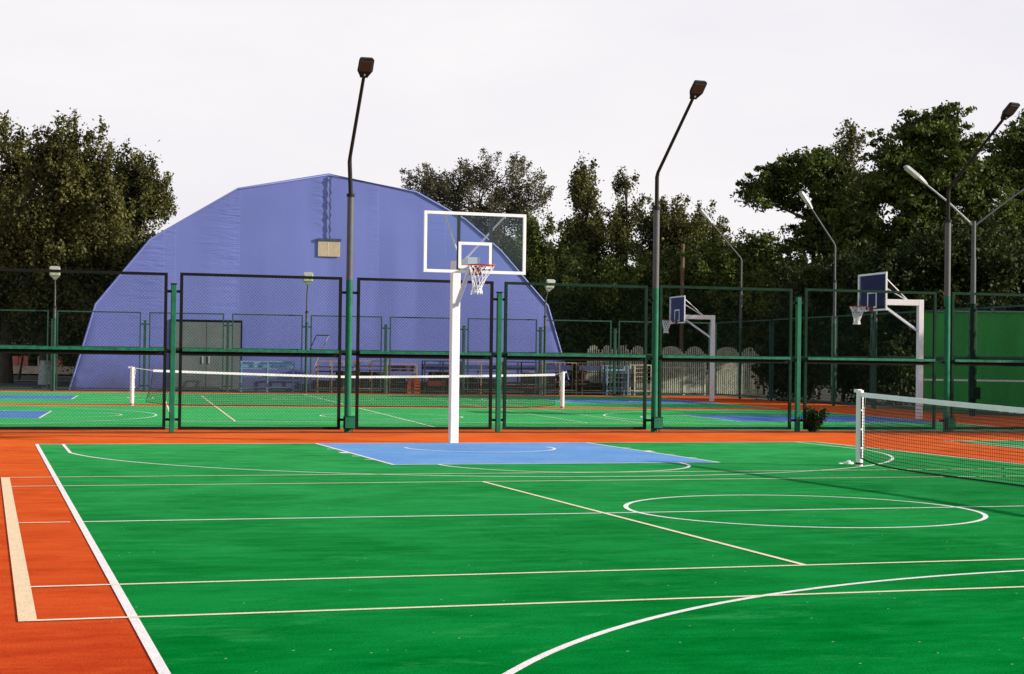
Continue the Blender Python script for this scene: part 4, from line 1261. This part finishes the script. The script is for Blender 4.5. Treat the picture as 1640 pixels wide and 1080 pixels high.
# acacias right
tree('acacia_tree', 1300, 80, [(1298,258,22,18),(1272,285,24,15),(1232,302,26,13),(1205,322,15,8),(1312,300,24,28),(1248,322,16,8),(1330,360,24,46),(1310,400,20,30),(1250,440,40,26)], 'spreading acacia with a long limb reaching left over open sky', 'tree', LEAFG, GT, nclump=820, per=44, spread=.26, size=.24, elong=.55, twig=(1.3, .15, .35, 4), gap=.16, aspect=.22, droop=.35, r0=.22, shell=.3)
tree('poplar_tree', 1360, 86, [(1359,291,12,36),(1362,346,20,45),(1370,370,32,50),(1355,420,35,45),(1358,250,6,24,0,2.5)], 'thin spire like poplar between two acacias', 'tree', LEAFD, GT, nclump=480, per=42, spread=.24, size=.17, elong=1.7, r0=.18)
tree('acacia_tree', 1480, 74, [(1485,210,42,30),(1450,250,40,34),(1520,255,36,38),(1550,300,36,36),(1420,300,34,34),(1480,310,70,50),(1400,360,45,40),(1500,390,90,60),(1430,430,70,50),(1570,380,50,60)], 'biggest dark acacia behind the rightmost floodlight post', 'tree', LEAFG, GT, nclump=2100, per=46, spread=.27, size=.24, elong=.55, twig=(1.3, .15, .35, 4), gap=.16, aspect=.22, droop=.35, r0=.32, shell=.4)
tree('acacia_tree', 1640, 78, [(1630,245,32,38),(1660,280,50,60),(1610,300,34,40),(1625,360,60,50),(1680,360,60,80),(1620,430,70,60)], 'dark acacia cut by the right edge of the picture', 'tree', LEAFG, GT, nclump=1300, per=44, spread=.27, size=.24, elong=.55, twig=(1.3, .15, .35, 4), gap=.16, aspect=.22, droop=.35, r0=.28, shell=.4)
tree('acacia_tree', 1200, 84, [(1190,412,26,16),(1222,395,22,24),(1170,435,32,24),(1210,465,55,45),(1260,460,45,40)], 'low feathery acacia under the long limb of the spreading one', 'tree', LEAFG, GT, nclump=760, per=42, spread=.26, size=.24, elong=.55, twig=(1.3, .15, .35, 4), gap=.16, aspect=.22, droop=.35, r0=.2)
# shrubs behind the fences
GS = 'tall shrubs behind the fences'
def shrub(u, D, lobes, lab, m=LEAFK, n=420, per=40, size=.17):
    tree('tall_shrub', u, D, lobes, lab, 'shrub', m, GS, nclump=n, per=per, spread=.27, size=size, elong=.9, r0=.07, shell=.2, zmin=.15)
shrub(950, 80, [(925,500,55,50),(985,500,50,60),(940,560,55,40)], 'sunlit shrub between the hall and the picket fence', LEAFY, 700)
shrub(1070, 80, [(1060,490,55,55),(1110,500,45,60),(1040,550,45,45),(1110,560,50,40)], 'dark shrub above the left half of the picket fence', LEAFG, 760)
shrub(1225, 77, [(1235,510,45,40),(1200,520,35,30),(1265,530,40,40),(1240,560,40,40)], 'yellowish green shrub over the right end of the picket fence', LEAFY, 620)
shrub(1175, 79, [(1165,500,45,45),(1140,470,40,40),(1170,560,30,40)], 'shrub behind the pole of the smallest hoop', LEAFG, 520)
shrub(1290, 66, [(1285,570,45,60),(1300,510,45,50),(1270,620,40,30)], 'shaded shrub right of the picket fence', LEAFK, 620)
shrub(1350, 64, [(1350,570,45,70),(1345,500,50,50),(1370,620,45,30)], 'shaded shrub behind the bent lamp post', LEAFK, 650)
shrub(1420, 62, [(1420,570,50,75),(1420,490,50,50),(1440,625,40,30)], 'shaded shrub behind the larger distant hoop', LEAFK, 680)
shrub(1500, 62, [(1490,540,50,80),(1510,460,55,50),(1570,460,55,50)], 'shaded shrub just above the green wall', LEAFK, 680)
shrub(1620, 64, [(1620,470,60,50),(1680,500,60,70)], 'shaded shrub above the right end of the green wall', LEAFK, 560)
shrub(30, 90, [(20,500,60,60),(70,520,50,45),(-60,520,70,60)], 'dark shrub under the left poplars', LEAFK, 560)
shrub(170, 86, [(160,520,45,50),(190,480,35,50),(120,560,45,30)], 'dark shrub beside the left foot of the hall', LEAFD, 520)
# the belt of trees that goes on to the right along the side fence and shades the far right corner
cs = []
for k in range(1500):
    t = RS.uniform(); q = FW(RS.normal(26.5, 1.3), -23+25*t)
    top_ = 5.4+1.0*math.sin(t*17)+0.6*math.sin(t*41)
    cs.append([q.x, q.y, 0.4+(top_-0.4)*RS.uniform()**0.8])
o = quads_obj('tree_belt', leaves(np.array(cs), 22, .38, .30), LEAFG)
tag(o, 'belt of leafy trees going on beyond the right edge along the side fence', 'woodland', kind='stuff')

# far-off wood that closes the view
def wood(name, u0, u1, D, vtop, n, label, m):
    cs = []
    for k in range(n):
        u = RS.uniform(u0, u1); t = RS.uniform()
        v = vtop + 26*math.sin(u*.021)+14*math.sin(u*.063+1)
        q = at(u, 600-(600-v)*t, D+RS.uniform(-4, 4)); cs.append([q.x, q.y, max(q.z, .2)])
    o = quads_obj(name, leaves(np.array(cs), 26, .55, .46, 1.0), m)
    tag(o, label, 'woodland', kind='stuff')
wood('far_wood', 880, 1900, 118, 430, 3600, 'dark mass of distant trees closing the view behind the nearer trees at right', LEAFK)
wood('far_wood', -300, 300, 116, 480, 1900, 'dark mass of distant trees behind the left poplars', LEAFK)

# weedy plant at the foot of the near fence
p = ground(1303, 692)
root = tag(empty('leafy_plant', p), 'small leafy weed growing at the foot of the near fence beside a green post', 'plant')
cs = []
st = MB()
for k in range(46):
    a = RS.uniform(0, 6.28); r_ = RS.uniform(.02, .30); h = RS.uniform(.12, .50)
    e = Vector((math.cos(a)*r_, math.sin(a)*r_*.7, h)); st.tube([(0,0,0), e*0.5+Vector((0,0,.05)), e], [.006, .004, .002], 4)
    for t in (0.45, .65, .8, .92, 1.0): cs.append([e.x*t, e.y*t, e.z*t])
st.build('stem', BARK, root)
quads_obj('leaf', leaves(np.array(cs), 12, .035, .06), WEED, root)
tag(root.children[-1], kind='stuff')
